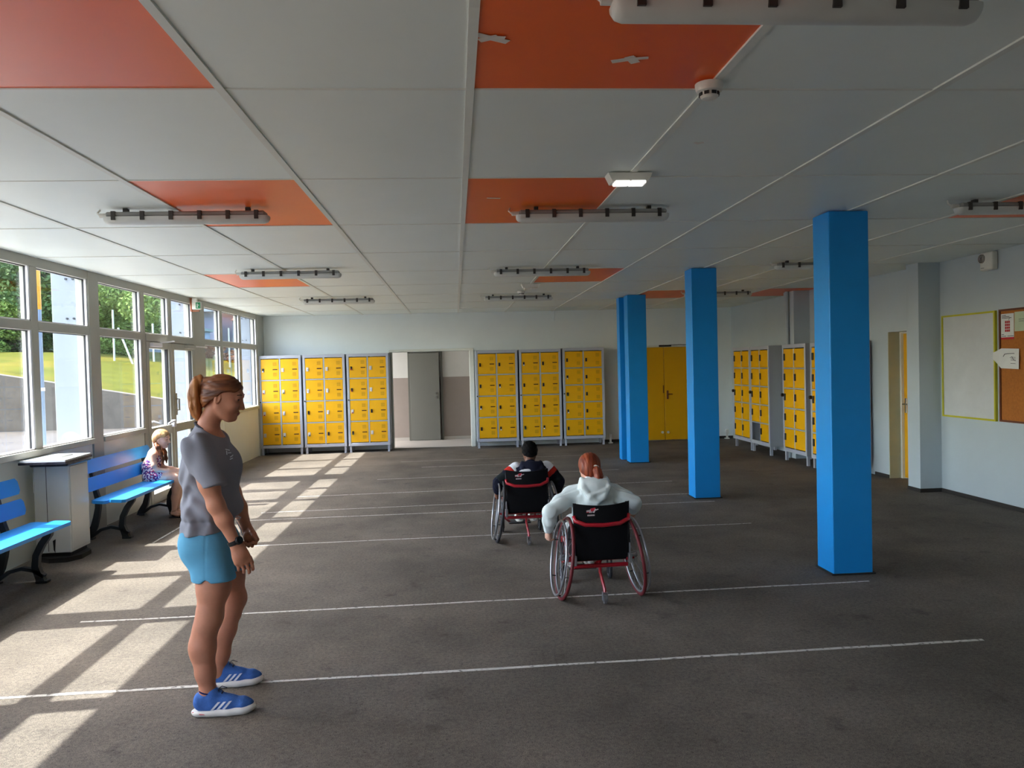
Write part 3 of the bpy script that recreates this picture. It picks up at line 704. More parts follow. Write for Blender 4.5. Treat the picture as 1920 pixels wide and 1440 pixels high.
# ------------------------------------------------------------------ ceiling lights, detectors, emergency lights
M('lamp_channel', (150, 150, 148), 0.5); M('lamp_diffuser', (206, 208, 204), 0.3, 0.5); M('clip_dark', (58, 54, 52), 0.5); M('lamp_white', (224, 222, 214), 0.4)
def tube_lamp(x0, x1, y, label):
    L = x1-x0; t = thing('ceiling_lamp', label, 'lamp', (x0, y, HC-0.095), 0, 'tube lamps on the ceiling')
    part('housing', MB().box(0.02, L-0.02, -0.045, 0.045, 0.035, 0.068, 0.01), 'lamp_channel', t)
    d = MB(); n = 12; prof = [(0.05*math.cos(math.pi+math.pi*k/n), 0.036+0.05*math.sin(math.pi+math.pi*k/n)) for k in range(n+1)]
    secs = [(0.0, .55), (0.012, .85), (0.035, 1.0), (L-.035, 1.0), (L-.012, .85), (L, .55)]; rg = []
    for x, s in secs: rg.append([d.bm.verts.new((x, py*s, 0.036+(pz-0.036)*s)) for py, pz in prof])
    for a in range(len(rg)-1):
        for k in range(n): d.bm.faces.new((rg[a][k], rg[a][k+1], rg[a+1][k+1], rg[a+1][k]))
    for a in range(len(rg)-1): d.bm.faces.new((rg[a][0], rg[a+1][0], rg[a+1][n], rg[a][n]))
    d.bm.faces.new(rg[0]); d.bm.faces.new(rg[-1][::-1])
    part('diffuser', d, 'lamp_diffuser', t, True, ang=50)
    for k in range(6):
        x = L*(.07+.86*k/5)
        part('clip', MB().prism([(-.056, .012), (-.046, .012), (-.046, .0595), (.046, .0595), (.046, .012), (.056, .012), (.056, .0695), (-.056, .0695)], x-.013, x+.013, 'x'), 'clip_dark', t)
    for x in (L*.13, L*.87):
        part('bracket', MB().box(x-.014, x+.014, -.02, .02, .066, .093), 'clip_dark', t)
    part('cable_gland', MB().cyl((-.03, 0, .05), (.02, 0, .05), .015, n=10).tube([(-.03, 0, .05), (-.05, .01, .07), (-.04, .03, .092)], .006, 6), 'lamp_white', t, True)
for (x0, x1, y, lab) in ((0.48, 1.60, 2.25, 'long tube lamp nearest the viewer, crossing the orange board edge'), (-2.29, -1.22, 5.33, 'tube lamp near the windows, half over an orange board'), (0.45, 1.53, 5.40, 'tube lamp in the middle row, over an orange board by the emergency light'),
                         (3.59, 4.68, 5.30, 'tube lamp at the right edge beside the nearest blue pillar'), (-2.29, -1.21, 8.55, 'tube lamp near the windows, crossing a far orange board'), (0.46, 1.55, 8.70, 'tube lamp in the middle row, above the small rear emergency light'),
                         (3.62, 4.7, 8.50, 'tube lamp behind the nearest blue pillar'), (-2.28, -1.20, 11.95, 'farthest tube lamp on the window side'), (0.47, 1.54, 12.0, 'farthest tube lamp in the middle row, before the detector'), (3.62, 4.70, 11.95, 'farthest tube lamp on the right, behind the middle blue pillar')):
    tube_lamp(x0, x1, y, lab)
mm = bpy.data.materials.new('lamp_glow'); mm.use_nodes = True; b_ = mm.node_tree.nodes['Principled BSDF']; b_.inputs['Base Color'].default_value = (.9, .9, .9, 1); b_.inputs['Emission Color'].default_value = (1, 1, .97, 1); b_.inputs['Emission Strength'].default_value = 0.16; MATS['lamp_glow'] = mm
for (x, y, lab, lit) in ((1.035, 4.47, 'white box emergency light on the ceiling beside the orange board', True), (1.05, 10.5, 'small white emergency light on the far ceiling', False)):
    t = thing('emergency_light', lab, 'lamp', (x, y, HC-0.008), 0, 'emergency lights')
    part('base', MB().prism([(-.13, 0), (.13, 0), (.105, -.05), (-.105, -.05)], -.055, .055, 'y'), 'lamp_white', t)
    part('lens', MB().box(-.09, -.002, -.062, .03, -.064, -.045, .004).box(.002, .09, -.062, .03, -.064, -.045, .004), 'lamp_glow' if lit else 'lamp_white', t)
for (x, y, lab) in ((1.03, 3.02, 'round white smoke detector at a corner of the orange board'), (1.0, 11.43, 'round white smoke detector on the far ceiling')):
    t = thing('smoke_detector', lab, 'detector', (x, y, HC-0.008), 0, 'smoke detectors')
    part('base', MB().lathe([(.055, 0), (.055, -.012), (.05, -.03), (.044, -.034)]), 'lamp_white', t, True)
    part('sensor', MB().lathe([(.035, -.03), (.036, -.05), (.028, -.058), (.006, -.06)]), 'lamp_white', t, True)
    for k in range(8):
        a = k*math.pi/4+.2
        part('air_slot', MB().obox((.0365*math.cos(a), .0365*math.sin(a), -.042), (math.cos(a), math.sin(a), 0), (-math.sin(a), math.cos(a), 0), (0, 0, 1), .003, .009, .006), 'black_plastic', t)

# paper and tape scraps stuck on the ceiling boards
M('tape_white', (226, 218, 210), 0.7)
def scrap(name, lab, strips, z=HC-0.0015, group='scraps on the ceiling'):
    m = MB()
    for i, (cx, cy, a, l, wd) in enumerate(strips):
        m.obox((cx, cy, z-.0012*i), (math.cos(a), math.sin(a), 0), (-math.sin(a), math.cos(a), 0), (0, 0, 1), l/2, wd/2, .0006)
    tag(part(name, m, 'tape_white'), lab, 'tape', group)
scrap('tape_scrap', 'crossed white tape scrap on the nearest orange ceiling board', [(.15, 2.62, .5, .13, .03), (.14, 2.62, -.5, .07, .03), (.165, 2.615, .1, .06, .035)])
scrap('tape_scrap', 'torn white paper scrap on the nearest orange ceiling board by the detector', [(.64, 2.80, -.4, .09, .03), (.67, 2.795, 1.0, .07, .035), (.69, 2.78, -.2, .07, .02)])
scrap('tape_scrap', 'thin white tape strip on the second orange ceiling board', [(.28, 5.10, .15, .09, .02)])
scrap('tape_scrap', 'small white scrap on the grey board beyond the detector', [(1.25, 3.86, .7, .04, .02), (1.265, 3.85, -.4, .03, .02)])

# ------------------------------------------------------------------ right wall things
M('board_white', (206, 210, 212), 0.35, 0.5); M('board_frame', (196, 190, 30), 0.5); M('cork', (176, 108, 44), 0.9, var=0.15, vs=40, bump=.2, bs=80); M('wood_dark', (104, 52, 26), 0.5)
M('paper', (226, 228, 226), 0.7); M('ink_red', (190, 40, 50), 0.7); M('ink_dark', (60, 66, 74), 0.7); M('paper_green', (196, 210, 180), 0.7)
t = thing('whiteboard', 'white board with a yellow-green frame on the side wall', 'board', (XR, 8.35, 1.51))
part('panel', MB().box(-.02, -.002, -.44, .44, -.58, .58), 'board_white', t)
for bx in ((-.03, -.002, -.455, -.435, -.595, .595), (-.03, -.002, .435, .455, -.595, .595), (-.03, -.002, -.435, .435, .575, .595), (-.03, -.002, -.435, .435, -.595, -.575)):
    part('frame_bar', MB().box(*bx), 'board_frame', t)
t = thing('cork_board', 'brown cork notice board with papers at the right edge', 'board', (XR, 7.36, 1.515))
part('panel', MB().box(-.018, -.002, -.46, .46, -.575, .575), 'cork', t)
for bx in ((-.03, -.002, -.475, -.455, -.595, .595), (-.03, -.002, .455, .475, -.595, .595), (-.03, -.002, -.455, .455, .575, .595), (-.03, -.002, -.455, .455, -.595, -.575)):
    part('frame_bar', MB().box(*bx), 'wood_dark', t)
t = thing('poster', 'white notice with a red emblem and red footer on the cork board', 'poster', (XR-.0195, 7.715, 1.925))
part('sheet', MB().box(-.0015, 0, -.095, .095, -.135, .135), 'paper', t)
part('footer', MB().box(-.0025, -.0015, -.095, .095, -.135, -.112), 'ink_red', t)
e = MB()
for r in range(4):
    for c in range(3):
        e.box(-.0028, -.0015, -.037+.025*c, -.037+.025*c+.021, -.055+.03*r, -.055+.03*r+.025)
part('emblem', e, 'ink_red', t)
e = MB()
for (y0, y1, z) in ((.02, .08, .118), (-.03, .08, .104), (-.06, .08, .09), (.05, .085, -.082), (.02, .085, -.1), (-.09, -.0, -.1)): e.box(-.0027, -.0015, y0, y1, z-.003, z+.003)
e.tube([(-.002, -.02, .065), (-.002, -.03, .085), (-.002, -.035, .095)], .002, 5)
part('print', e, 'ink_dark', t)
t = thing('poster', 'curled white drawing sheet pinned half off the cork board', 'poster', (XR-.034, 7.70, 1.59), 0)
t.rotation_euler = (math.radians(2), 0, 0)
sh = MB(); n = 8; A = []; B = []
for k in range(n+1):
    y = -.165+.345*k/n; cx = -.03*max(0, (y-.08)/.1)**2
    A.append(sh.bm.verts.new((cx, y, -.105+max(0, y-.1)*1.2))); B.append(sh.bm.verts.new((cx, y, .105-max(0, y-.1)*.6)))
for k in range(n): sh.bm.faces.new((A[k], A[k+1], B[k+1], B[k]))
part('sheet', sh, 'paper', t, True)
e = MB(); e.tube([(-.003, .06, .02), (-.003, .04, .045), (-.003, 0, .05), (-.003, -.1, .055)], .003, 5).tube([(-.003, -.04, .01), (-.003, -.07, .02), (-.003, -.09, -.01), (-.003, -.12, -.02)], .002, 5)
for z in (.015, .0, -.015, -.05): e.box(-.004, -.002, -.12, -.05, z-.002, z+.002)
part('print', e, 'ink_dark', t)
t = thing('poster', 'pale green sheet at the top right of the cork board', 'poster', (XR-.0195, 7.46, 1.97))
part('sheet', MB().box(-.0015, 0, -.15, .15, -.1, .1), 'paper_green', t)
part('print', MB().box(-.0025, -.0015, .0, .09, .02, .024).box(-.0025, -.0015, .02, .09, 0, .004).box(-.0025, -.0015, -.1, -.02, .03, .034), 'ink_dark', t)
t = thing('alarm_sounder', 'white box alarm sounder with round grille high on the side wall', 'alarm', (XR, 7.98, 2.645))
part('case', MB().box(-.075, 0, -.115, .085, -.105, .095, .02, 3), 'lamp_white', t, True)
part('grille', MB().cyl((-.07, .045, .03), (-.082, .045, .03), .05, n=20), 'clip_dark', t, True)
for k in range(3): part('grille_ring', MB().tube([(-.084, .045+r_*math.cos(a), .03+r_*math.sin(a)) for r_ in [.016*(k+1)] for a in [2*math.pi*q/18 for q in range(18)]], .0025, 5, closed=True), 'lamp_white', t)
part('print', MB().box(-.0765, -.075, .01, .06, -.075, -.07), 'ink_dark', t)
# exit sign by the door
t = thing('exit_sign', 'green and white exit sign on a brown bracket by the glazed door', 'sign', (-3.83, 11.62, 2.745))
M('bracket_brown', (150, 88, 56), 0.6); M('exit_green', (30, 130, 84), 0.5)
part('bracket', MB().box(0, .025, -.02, .03, -.2, 0).box(.0, .12, -.01, .03, -.2, -.18), 'bracket_brown', t)
part('box', MB().box(.03, .155, -.03, .02, -.17, -.06, .006), 'lamp_white', t)
part('junction_box', MB().box(.03, .10, -.03, .02, -.06, -.005, .006), 'lamp_white', t)
part('green_face', MB().box(.085, .15, -.033, -.03, -.16, -.07), 'exit_green', t)
part('pictogram', MB().box(.103, .11, -.0345, -.033, -.125, -.1).sphere((.107, -.034, -.092), .006, (1, .3, 1), 8, 6).box(.112, .132, -.0345, -.033, -.112, -.106).box(.1, .105, -.0345, -.033, -.15, -.125).box(.11, .115, -.0345, -.033, -.145, -.125), 'tag_white', t)
# door holders on the floor by the end wall
for (x, lab) in ((3.13, 'white floor door holder beside the ten-door locker'), (5.62, 'white floor door holder in the far right corner')):
    t = thing('door_holder', lab, 'door holder', (x, 15.62 if x < 4 else 15.75, 0), 0, 'floor door holders')
    part('foot', MB().box(-.045, .045, -.03, .05, 0, .02, .004), 'white_plastic', t)
    part('stem', MB().box(-.02, .02, -.015, .015, .02, .12, .004), 'white_plastic', t)
    part('head', MB().box(-.035, .035, -.03, .03, .11, .2, .012, 2).cyl((0, -.03, .155), (0, -.04, .155), .02, n=12), 'white_plastic', t, True)

# ------------------------------------------------------------------ benches and bin
M('bench_blue', (38, 150, 236), 0.38, 0.5, var=0.03); M('bench_iron', (40, 48, 56), 0.5, 0.5, bump=.1, bs=60)
def bench(y0, y1, legs, lab):
    t = thing('bench', lab, 'bench', (-3.50, (y0+y1)/2, 0), 0, 'blue benches'); L = (y1-y0)/2; yo = (y0+y1)/2
    # rounded end planks
    def plank(px, pz, wd, th, tilt):
        m = MB(); pts = [(-wd/2, -L+.03), (-wd/2+.03, -L), (wd/2-.03, -L), (wd/2, -L+.03), (wd/2, L-.03), (wd/2-.03, L), (-wd/2+.03, L), (-wd/2, L-.03)]
        m.prism(pts, -th/2, th/2, 'z'); m.xform(Matrix.Translation((px, 0, pz)) @ Matrix.Rotation(tilt, 4, 'Y')); return m
    part('seat_plank', plank(.19, .428, .16, .03, math.radians(3)), 'bench_blue', t)
    part('seat_plank', plank(.022, .422, .15, .03, math.radians(4)), 'bench_blue', t)
    part('back_plank', plank(-.120, .575, .135, .028, math.radians(78)), 'bench_blue', t)
    part('back_plank', plank(-.163, .745, .135, .028, math.radians(76)), 'bench_blue', t)
    for ly in legs:
        y = ly-yo; lg = MB()
        def bar(pts, wd, th=.045):
            # flat cast iron bar following pts in the xz plane
            n = len(pts); P = []
            for i in range(n):
                a = Vector(pts[max(i-1, 0)]); b = Vector(pts[min(i+1, n-1)]); d = (b-a).normalized(); nn = Vector((-d.y, d.x)); P.append((Vector(pts[i])+nn*wd[i]/2, Vector(pts[i])-nn*wd[i]/2))
            lg.prism([tuple(p[0]) for p in P]+[tuple(p[1]) for p in P[::-1]], y-th/2, y+th/2, 'y')
        bar([(.145, 0.0), (.135, .04), (.105, .13), (.115, .22), (.16, .31), (.215, .385), (.225, .408)], [.07, .06, .055, .05, .05, .05, .04])
        bar([(-.225, 0.0), (-.215, .04), (-.165, .13), (-.14, .22), (-.12, .32), (-.115, .405)], [.08, .07, .06, .055, .05, .05])
        bar([(-.19, .03), (-.10, .095), (0.0, .12), (.09, .10), (.17, .05)], [.03, .028, .028, .028, .03])
        bar([(-.115, .39), (-.138, .48), (-.162, .61), (-.197, .785)], [.05, .04, .035, .03])
        bar([(-.11, .392), (.0, .390), (.12, .392), (.235, .398)], [.03, .03, .03, .03])
        lg.box(.11, .20, y-.035, y+.035, 0, .018, .003); lg.box(-.235, -.17, y-.035, y+.035, 0, .018, .003)
        part('leg', lg, 'bench_iron', t)
    return t
bench(4.85, 6.70, (5.15, 6.43), 'blue slatted bench at the left edge, before the bin')
bench(7.72, 9.47, (8.04, 9.33), 'blue slatted bench beyond the bin where the girl sits')
M('bin_white', (222, 224, 220), 0.22, 0.5, var=.03); M('bin_cream', (222, 212, 184), 0.25, 0.5, var=.06, vs=5); M('bin_lid', (206, 210, 214), 0.3); M('bag_black', (30, 30, 42), 0.4, bump=.6, bs=30)
t = thing('waste_bin', 'white cabinet waste bin with a black bag rim between the two benches', 'bin', (-3.605, 7.31, 0))
part('body', MB().box(-.16, .145, -.17, .19, .075, .87, .006), 'bin_white', t)
part('side_panel', MB().box(.145, .151, -.155, .175, .10, .845, .003), 'bin_white', t)
part('door_seam', MB().box(-.052, -.048, -.1715, -.168, .09, .86), 'gasket_black', t)
part('foot_tray', MB().prism([(-.15, -.16), (-.02, -.235), (.12, -.22), (.20, -.10), (.19, .10), (.12, .18), (-.15, .18)], 0.0, .04), 'rubber_black', t)
part('base_block', MB().box(-.14, .12, -.14, .17, .04, .075), 'gasket_black', t)
lid = part('lid', MB().prism([(-.19, -.325), (.20, -.335), (.155, .24), (-.20, .26)], .905, .922), 'bin_lid', t)
part('bag_rim', MB().prism([(-.195, -.335), (.206, -.345), (.162, .25), (-.205, .27)], .885, .906).box(-.155, .17, -.24, .18, .855, .886, .01).box(.10, .205, -.30, .14, .865, .887, .008), 'bag_black', t)
part('flap', MB().box(-.1, .06, -.10, .10, .922, .934, .004), 'lamp_white', t)
part('torn_corner', MB().prism([(-.012, .185), (.012, .20), (.004, .09), (-.006, .10)], -.173, -.169, 'y').prism([(-.008, .11), (.004, .13), (.006, .075)], -.173, -.169, 'y'), 'gasket_black', t)
part('hinge_bar', MB().box(-.158, -.150, -.178, -.170, .62, .80), 'lamp_white', t)
# ------------------------------------------------------------------ people
def skin_mat(name, col):
    m = M(name, col, 0.55, 0.4, var=0.08, vs=14, bump=0.06, bs=260)
    b = m.node_tree.nodes['Principled BSDF']; b.inputs['Subsurface Weight'].default_value = 0.08; b.inputs['Subsurface Radius'].default_value = (.02, .008, .004)
    return m
skin_mat('skin_tan', (194, 132, 104)); skin_mat('skin_fair', (232, 186, 162)); skin_mat('skin_brown', (120, 80, 62)); skin_mat('skin_pale', (222, 172, 150))
def hair_mat(name, c1, c2, st):
    m = M(name, c1, 0.5, 0.4, var=0.35, vs=30, bump=0.5, bs=60, stretch=st, col2=c2, c2lo=.45, c2hi=.7, c2s=22); return m
hair_mat('hair_auburn', (92, 50, 28), (150, 90, 48), (.16, .6, 1.6)); hair_mat('hair_red', (120, 46, 22), (166, 80, 40), (.5, 1.6, .22)); hair_mat('hair_black', (10, 8, 8), (20, 16, 15), (1, 1, 1)); MATS['hair_black'].node_tree.nodes['Principled BSDF'].inputs['Specular IOR Level'].default_value = 0.12; MATS['hair_black'].node_tree.nodes['Principled BSDF'].inputs['Roughness'].default_value = 0.8; hair_mat('hair_blond', (176, 132, 88), (214, 178, 128), (1, 1, .25))
hair_mat('hair_tail', (150, 88, 44), (198, 134, 76), (1, 1, .16))
def cloth(name, col, bump=.25, bs=18, **k): return M(name, col, 0.88, 0.15, var=0.05, vs=9, bump=bump, bs=bs, **k)
cloth('tee_grey', (138, 138, 147)); cloth('tee_collar', (70, 70, 78)); cloth('shorts_blue', (96, 160, 192)); cloth('hoodie_mint', (230, 240, 240)); cloth('hoodie_navy', (28, 30, 46)); cloth('jacket_white', (238, 240, 246)); cloth('jacket_red', (196, 50, 40)); cloth('jersey_dark', (30, 36, 40)); cloth('trousers_dark', (36, 38, 44)); cloth('leggings_light', (196, 200, 200))
M('shoe_blue', (70, 112, 182), 0.8, 0.2, var=.15, vs=40, bump=.3, bs=260); M('shoe_navy', (24, 34, 84), 0.8, 0.2); M('sole_white', (232, 228, 220), 0.6); M('sole_pink', (206, 110, 112), 0.6); M('sole_dark', (36, 38, 46), 0.7); M('lace_dark', (22, 26, 48), 0.8); M('stripe_white', (222, 228, 236), 0.6)
M('eye_dark', (30, 24, 22), 0.25); M('brow', (86, 52, 34), 0.8); M('lip', (176, 96, 88), 0.5); M('watch_black', (16, 16, 18), 0.4); M('watch_glass', (20, 44, 54), 0.1); M('cord_grey', (120, 122, 124), 0.8); M('sandal', (210, 170, 140), 0.6); M('band_white', (236, 226, 214), 0.6); M('shoe_white', (226, 226, 226), 0.7)
# floral dress
md = M('dress_floral', (226, 214, 222), 0.85, 0.15, bump=.2, bs=30); n_ = md.node_tree
vo = n_.nodes.new('ShaderNodeTexVoronoi'); vo.inputs['Scale'].default_value = 72; rr = n_.nodes.new('ShaderNodeValToRGB'); e_ = rr.color_ramp.elements; rr.color_ramp.interpolation = 'CONSTANT'
e_[0].position = 0; e_[0].color = lin((92, 58, 128))+(1,); e_[1].position = .28; e_[1].color = lin((222, 206, 216))+(1,)
x_ = e_.new(.5); x_.color = lin((170, 70, 110))+(1,); x_ = e_.new(.62); x_.color = lin((84, 56, 120))+(1,); x_ = e_.new(.8); x_.color = lin((236, 226, 232))+(1,)
sp_ = n_.nodes.new('ShaderNodeSeparateColor'); tcn = [q for q in n_.nodes if q.type == 'TEX_COORD'][0]
n_.links.new(tcn.outputs['Object'], vo.inputs['Vector']); n_.links.new(vo.outputs['Color'], sp_.inputs[0]); n_.links.new(sp_.outputs[0], rr.inputs[0]); n_.links.new(rr.outputs[0], n_.nodes['Principled BSDF'].inputs['Base Color'])

def V3(*a): return np.array(a, float)
def rotv(v, ax, ang):
    return np.array(Matrix.Rotation(ang, 3, Vector(ax)) @ Vector(v))
def hand(S, w, d, n, t, s=1.0, curl=(.35, .5, .4), spread=.05, thumb=(.55, .6, .35)):
    """palm and five bent fingers: w wrist, d hand direction, n palm normal, t towards the thumb"""
    w, d, n, t = [np.array(q, float) for q in (w, d, n, t)]; d /= np.linalg.norm(d); n = n-d*(n@d); n /= np.linalg.norm(n); t0 = t; t = np.cross(d, n)
    if t@t0 < 0: t = -t
    offs = (.030, .010, -.010, -.028); blen = (.088, .092, .087, .078); flen = (.072, .080, .074, .058); fr = (.0082, .0084, .0080, .0072)
    for o, b in zip(offs, blen): S.rc(w+t*o*.45*s, w+(d*b+t*o)*s, .0150*s, .0120*s, .012*s)
    S.ell(w+(d*.052+n*.006)*s, (.030*s, .030*s, .030*s), .02*s)
    for i in range(4):
        p = w+(d*blen[i]+t*offs[i])*s; dd = d+t*offs[i]*spread*30; dd /= np.linalg.norm(dd)
        L = flen[i]*s
        for j, fr_ in enumerate((.46, .30, .24)):
            ang = curl[j]*(1+.12*i); ax = np.cross(dd, n); ax /= np.linalg.norm(ax); dd = rotv(dd, ax, ang)
            q = p+dd*L*fr_; S.rc(p, q, (fr[i]*(1-.07*j))*s, (fr[i]*(1-.07*(j+1)))*s, .004*s); p = q
    p = w+(d*.022+t*.020+n*.006)*s; dd = d*thumb[0]+t*thumb[1]+n*thumb[2]; dd /= np.linalg.norm(dd)
    for L, r0, r1 in ((.042, .015, .011), (.032, .0105, .0095), (.026, .0095, .008)):
        q = p+dd*L*s; S.rc(p, q, r0*s, r1*s, .008*s); p = q; dd = dd*.85+d*.3; dd /= np.linalg.norm(dd)

def face(S, c, R, s=1.0, k=.012):
    """head of height about .225*s; c = head centre, R maps (forward, left, up)"""
    def P(f, l, u): return c+(R[0]*f+R[1]*l+R[2]*u)*s
    yv = R[1]; ang = math.atan2(-R[0][2], math.hypot(R[0][0], R[0][1])); hd = math.atan2(R[0][1], R[0][0])
    def E(f, l, u, r, kk=k, op='u'):
        # oriented ellipsoid, sampled in head space
        r = np.array(r, float)*s; m = r.max()+kk+.02; ctr = P(f, l, u); sl, G = S._sub(ctr-m, ctr+m)
        if sl is None: return
        q = [G[i]-ctr[i] for i in range(3)]; p = [R[a][0]*q[0]+R[a][1]*q[1]+R[a][2]*q[2] for a in range(3)]
        k0 = np.sqrt((p[0]/r[0])**2+(p[1]/r[1])**2+(p[2]/r[2])**2)+1e-6; k1 = np.sqrt((p[0]/r[0]**2)**2+(p[1]/r[1]**2)**2+(p[2]/r[2]**2)**2)+1e-6
        S._mix(sl, (k0*(k0-1)/k1).astype(np.float32), kk, op)
    E(-.012, 0, .028, (.096, .075, .084)); E(.030, 0, -.035, (.058, .060, .076), .03)
    S.rc(P(.052, 0, -.094), P(.072, 0, -.091), .018*s, .017*s, .022*s)
    for sg in (-1, 1):
        S.rc(P(-.005, sg*.052, -.045), P(.048, sg*.018, -.092), .016*s, .014*s, .03*s)
        E(.060, sg*.036, -.022, (.026, .024, .022), .02)                     # cheeks
        E(.088, sg*.032, .010, (.020, .021, .012), .014, 's')                # eye sockets
        E(.068, sg*.031, .010, (.0135, .0135, .012), .004)                   # eyelids
        E(-.012, sg*.074, -.004, (.017, .008, .030), .006); E(-.006, sg*.080, -.002, (.008, .006, .018), .004, 's')   # ears
        E(.093, sg*.010, -.034, (.009, .008, .008), .006)                    # nostril wings
    S.rc(P(.076, .020, .028), P(.076, -.020, .028), .014*s, .014*s, .02*s)      # brow ridge
    S.rc(P(.086, 0, .012), P(.106, 0, -.030), .008*s, .0105*s, .010*s)         # nose
    E(.084, 0, -.058, (.012, .022, .0065), .006); E(.082, 0, -.069, (.011, .019, .007), .006)
    E(.097, 0, -.0633, (.010, .024, .0016), .003, 's')
    return P
def frame(pitch, yaw=0.0, roll=0.0):
    f = np.array([math.cos(pitch)*math.cos(yaw), math.cos(pitch)*math.sin(yaw), math.sin(pitch)]); l = np.array([-math.sin(yaw), math.cos(yaw), 0.0])
    u = np.cross(f, l); l2 = l*math.cos(roll)+u*math.sin(roll); u2_ = np.cross(f, l2); return np.array([f, l2, u2_])
def face_bits(root, P, s, R):
    for sg in (-1, 1):
        c = P(.0805, sg*.031, .010); part('eye', MB().sphere(tuple(c), .0062*s, (1, 1.25, .7), 10, 7), 'eye_dark', root, True)
        part('eyebrow', MB().tube([tuple(P(.089, sg*.016, .033)), tuple(P(.087, sg*.032, .038)), tuple(P(.074, sg*.048, .033))], .0028*s, 6), 'brow', root, True)
    part('lips', MB().sphere(tuple(P(.088, 0, -.0625)), .0085*s, (1, 2.1, .9), 12, 8), 'lip', root, True)

def skullcap(S, c, R, s, grow, front, low, k=.02, back=0.0):
    """hair shell: front / low say where the hairline runs in head space"""
    def P(f, l, u): return c+(R[0]*f+R[1]*l+R[2]*u)*s
    T = S.like()
    for (f, u, r) in ((-.012, .028, (.096, .075, .084)), (-.045-back, -.01, (.062, .066, .075))):
        r = (np.array(r)+grow)*s; ctr = P(f, 0, u); m = r.max()+.05; sl, G = S._sub(ctr-m, ctr+m); q = [G[i]-ctr[i] for i in range(3)]
        p = [R[a][0]*q[0]+R[a][1]*q[1]+R[a][2]*q[2] for a in range(3)]
        k0 = np.sqrt(sum((p[i]/r[i])**2 for i in range(3)))+1e-6; k1 = np.sqrt(sum((p[i]/r[i]**2)**2 for i in range(3)))+1e-6
        T._mix(sl, (k0*(k0-1)/k1).astype(np.float32), .02, 'u')
    T.cut(P(front[0], 0, front[1]), R[0]*front[2]-R[2]*front[3])
    g = [T.lo[i]+T.h*np.arange(T.n[i], dtype=np.float32) for i in range(3)]; ds = []
    for (lf, lu, l2, l3) in (low if isinstance(low, list) else [low]):
        nv = -R[2]*l2+R[0]*l3; nv = nv/np.linalg.norm(nv); pt = P(lf, 0, lu)
        ds.append((g[0]-pt[0])[:, None, None]*nv[0]+(g[1]-pt[1])[None, :, None]*nv[1]+(g[2]-pt[2])[None, None, :]*nv[2])
    dd_ = ds[0]
    for q in ds[1:]: dd_ = np.minimum(dd_, q)
    T.F = np.maximum(T.F, dd_.astype(np.float32))
    S.merge(T, k)
    return P

def shoe(root, loc, yaw, L, mats, name='shoe', stripes=0, pitch=0.0, h=.0035):
    """running shoe: upper, sole, stripes, laces.  local x forward"""
    up_m, sole_m, line_m, lace_m, collar_m = mats; k = L/.28
    sh = link(name, None, root, loc, (0, pitch, yaw))
    S = SDF((-.13*k, -.07*k, -.01), (.19*k, .07*k, .14*k), h)
    S.chain([(-.075*k, 0, .055*k), (-.02*k, 0, .05*k), (.05*k, 0, .045*k), (.115*k, .004*k, .038*k), (.140*k, .006*k, .034*k)], [.036*k, .038*k, .039*k, .036*k, .027*k], .02*k, (1.0, 1.0, .9))
    S.rc((-.075*k, 0, .08*k), (-.028*k, 0, .095*k), .034*k, .037*k, .02*k); S.rc((-.01*k, 0, .085*k), (.065*k, 0, .058*k), .030*k, .026*k, .02*k)
    S.ell((-.048*k, 0, .135*k), (.036*k, .027*k, .030*k), .008*k, op='s')
    S.cut((0, 0, .022*k), (0, 0, -1)); upm = S.mesh('upper', up_m); u_ = link('upper', upm, sh)
    T = SDF((-.14*k, -.08*k, -.01), (.20*k, .08*k, .06*k), h)
    T.chain([(-.080*k, 0, .02*k), (-.02*k, 0, .02*k), (.05*k, 0, .02*k), (.115*k, .004*k, .021*k), (.145*k, .006*k, .026*k)], [.043*k, .040*k, .043*k, .042*k, .031*k], .02*k, (1.0, 1.0, .62))
    T.cut((0, 0, 0.001), (0, 0, -1)); T.cut((0, 0, .036*k), (-.10, 0, 1)); so_ = link('sole', T.mesh('sole', sole_m), sh)
    if line_m:
        pts = [(-.112*k, -.025*k, .024*k), (-.07*k, -.043*k, .02*k), (0, -.041*k, .014*k), (.06*k, -.044*k, .014*k)]
        part('sole_line', MB().tube(pts, .003*k, 6), line_m, so_, True)
    for j in range(stripes):
        for side in (-1, 1):
            mbs = MB(); rows = []
            for a in range(9):
                t = a/8; row = []
                for b in (-1, 1):
                    x = (-.018+.026*j+.034*t+b*.0065)*k; z = (.036+.036*t)*k; q = S.march((x, side*.075*k, z), (0, -side, 0), .001, .075*k)
                    if q is not None: row.append(mbs.bm.verts.new((q[0], q[1]+side*.0022, q[2])))
                if len(row) == 2: rows.append(row)
            for a in range(len(rows)-1): mbs.bm.faces.new((rows[a][0], rows[a][1], rows[a+1][1], rows[a+1][0]))
            if len(rows) > 2: part('side_stripe', mbs, 'stripe_white', u_)
            else: mbs.bm.free()
    la = MB()
    for a in range(5):
        x = (.002+.017*a)*k; z = (.113-.011*a)*k; la.tube([(x, -.024*k, z-.016*k), (x+.004*k, -.01*k, z+.001), (x+.004*k, .01*k, z+.001), (x, .024*k, z-.016*k)], .0032*k, 5)
    la.tube([(-.004*k, 0, .115*k), (.02*k, -.016*k, .125*k), (.034*k, -.022*k, .112*k)], .002*k, 5).tube([(-.004*k, 0, .115*k), (.018*k, .014*k, .127*k), (.04*k, .02*k, .116*k)], .002*k, 5)
    part('laces', la, lace_m, u_, True)
    part('collar', MB().tube([((-.046+.034*math.cos(a))*k, .029*k*math.sin(a), (.111+.008*math.cos(a)*-1)*k) for a in [2*math.pi*q/20 for q in range(20)]], .006*k, 6, closed=True), collar_m, u_, True)
    return sh

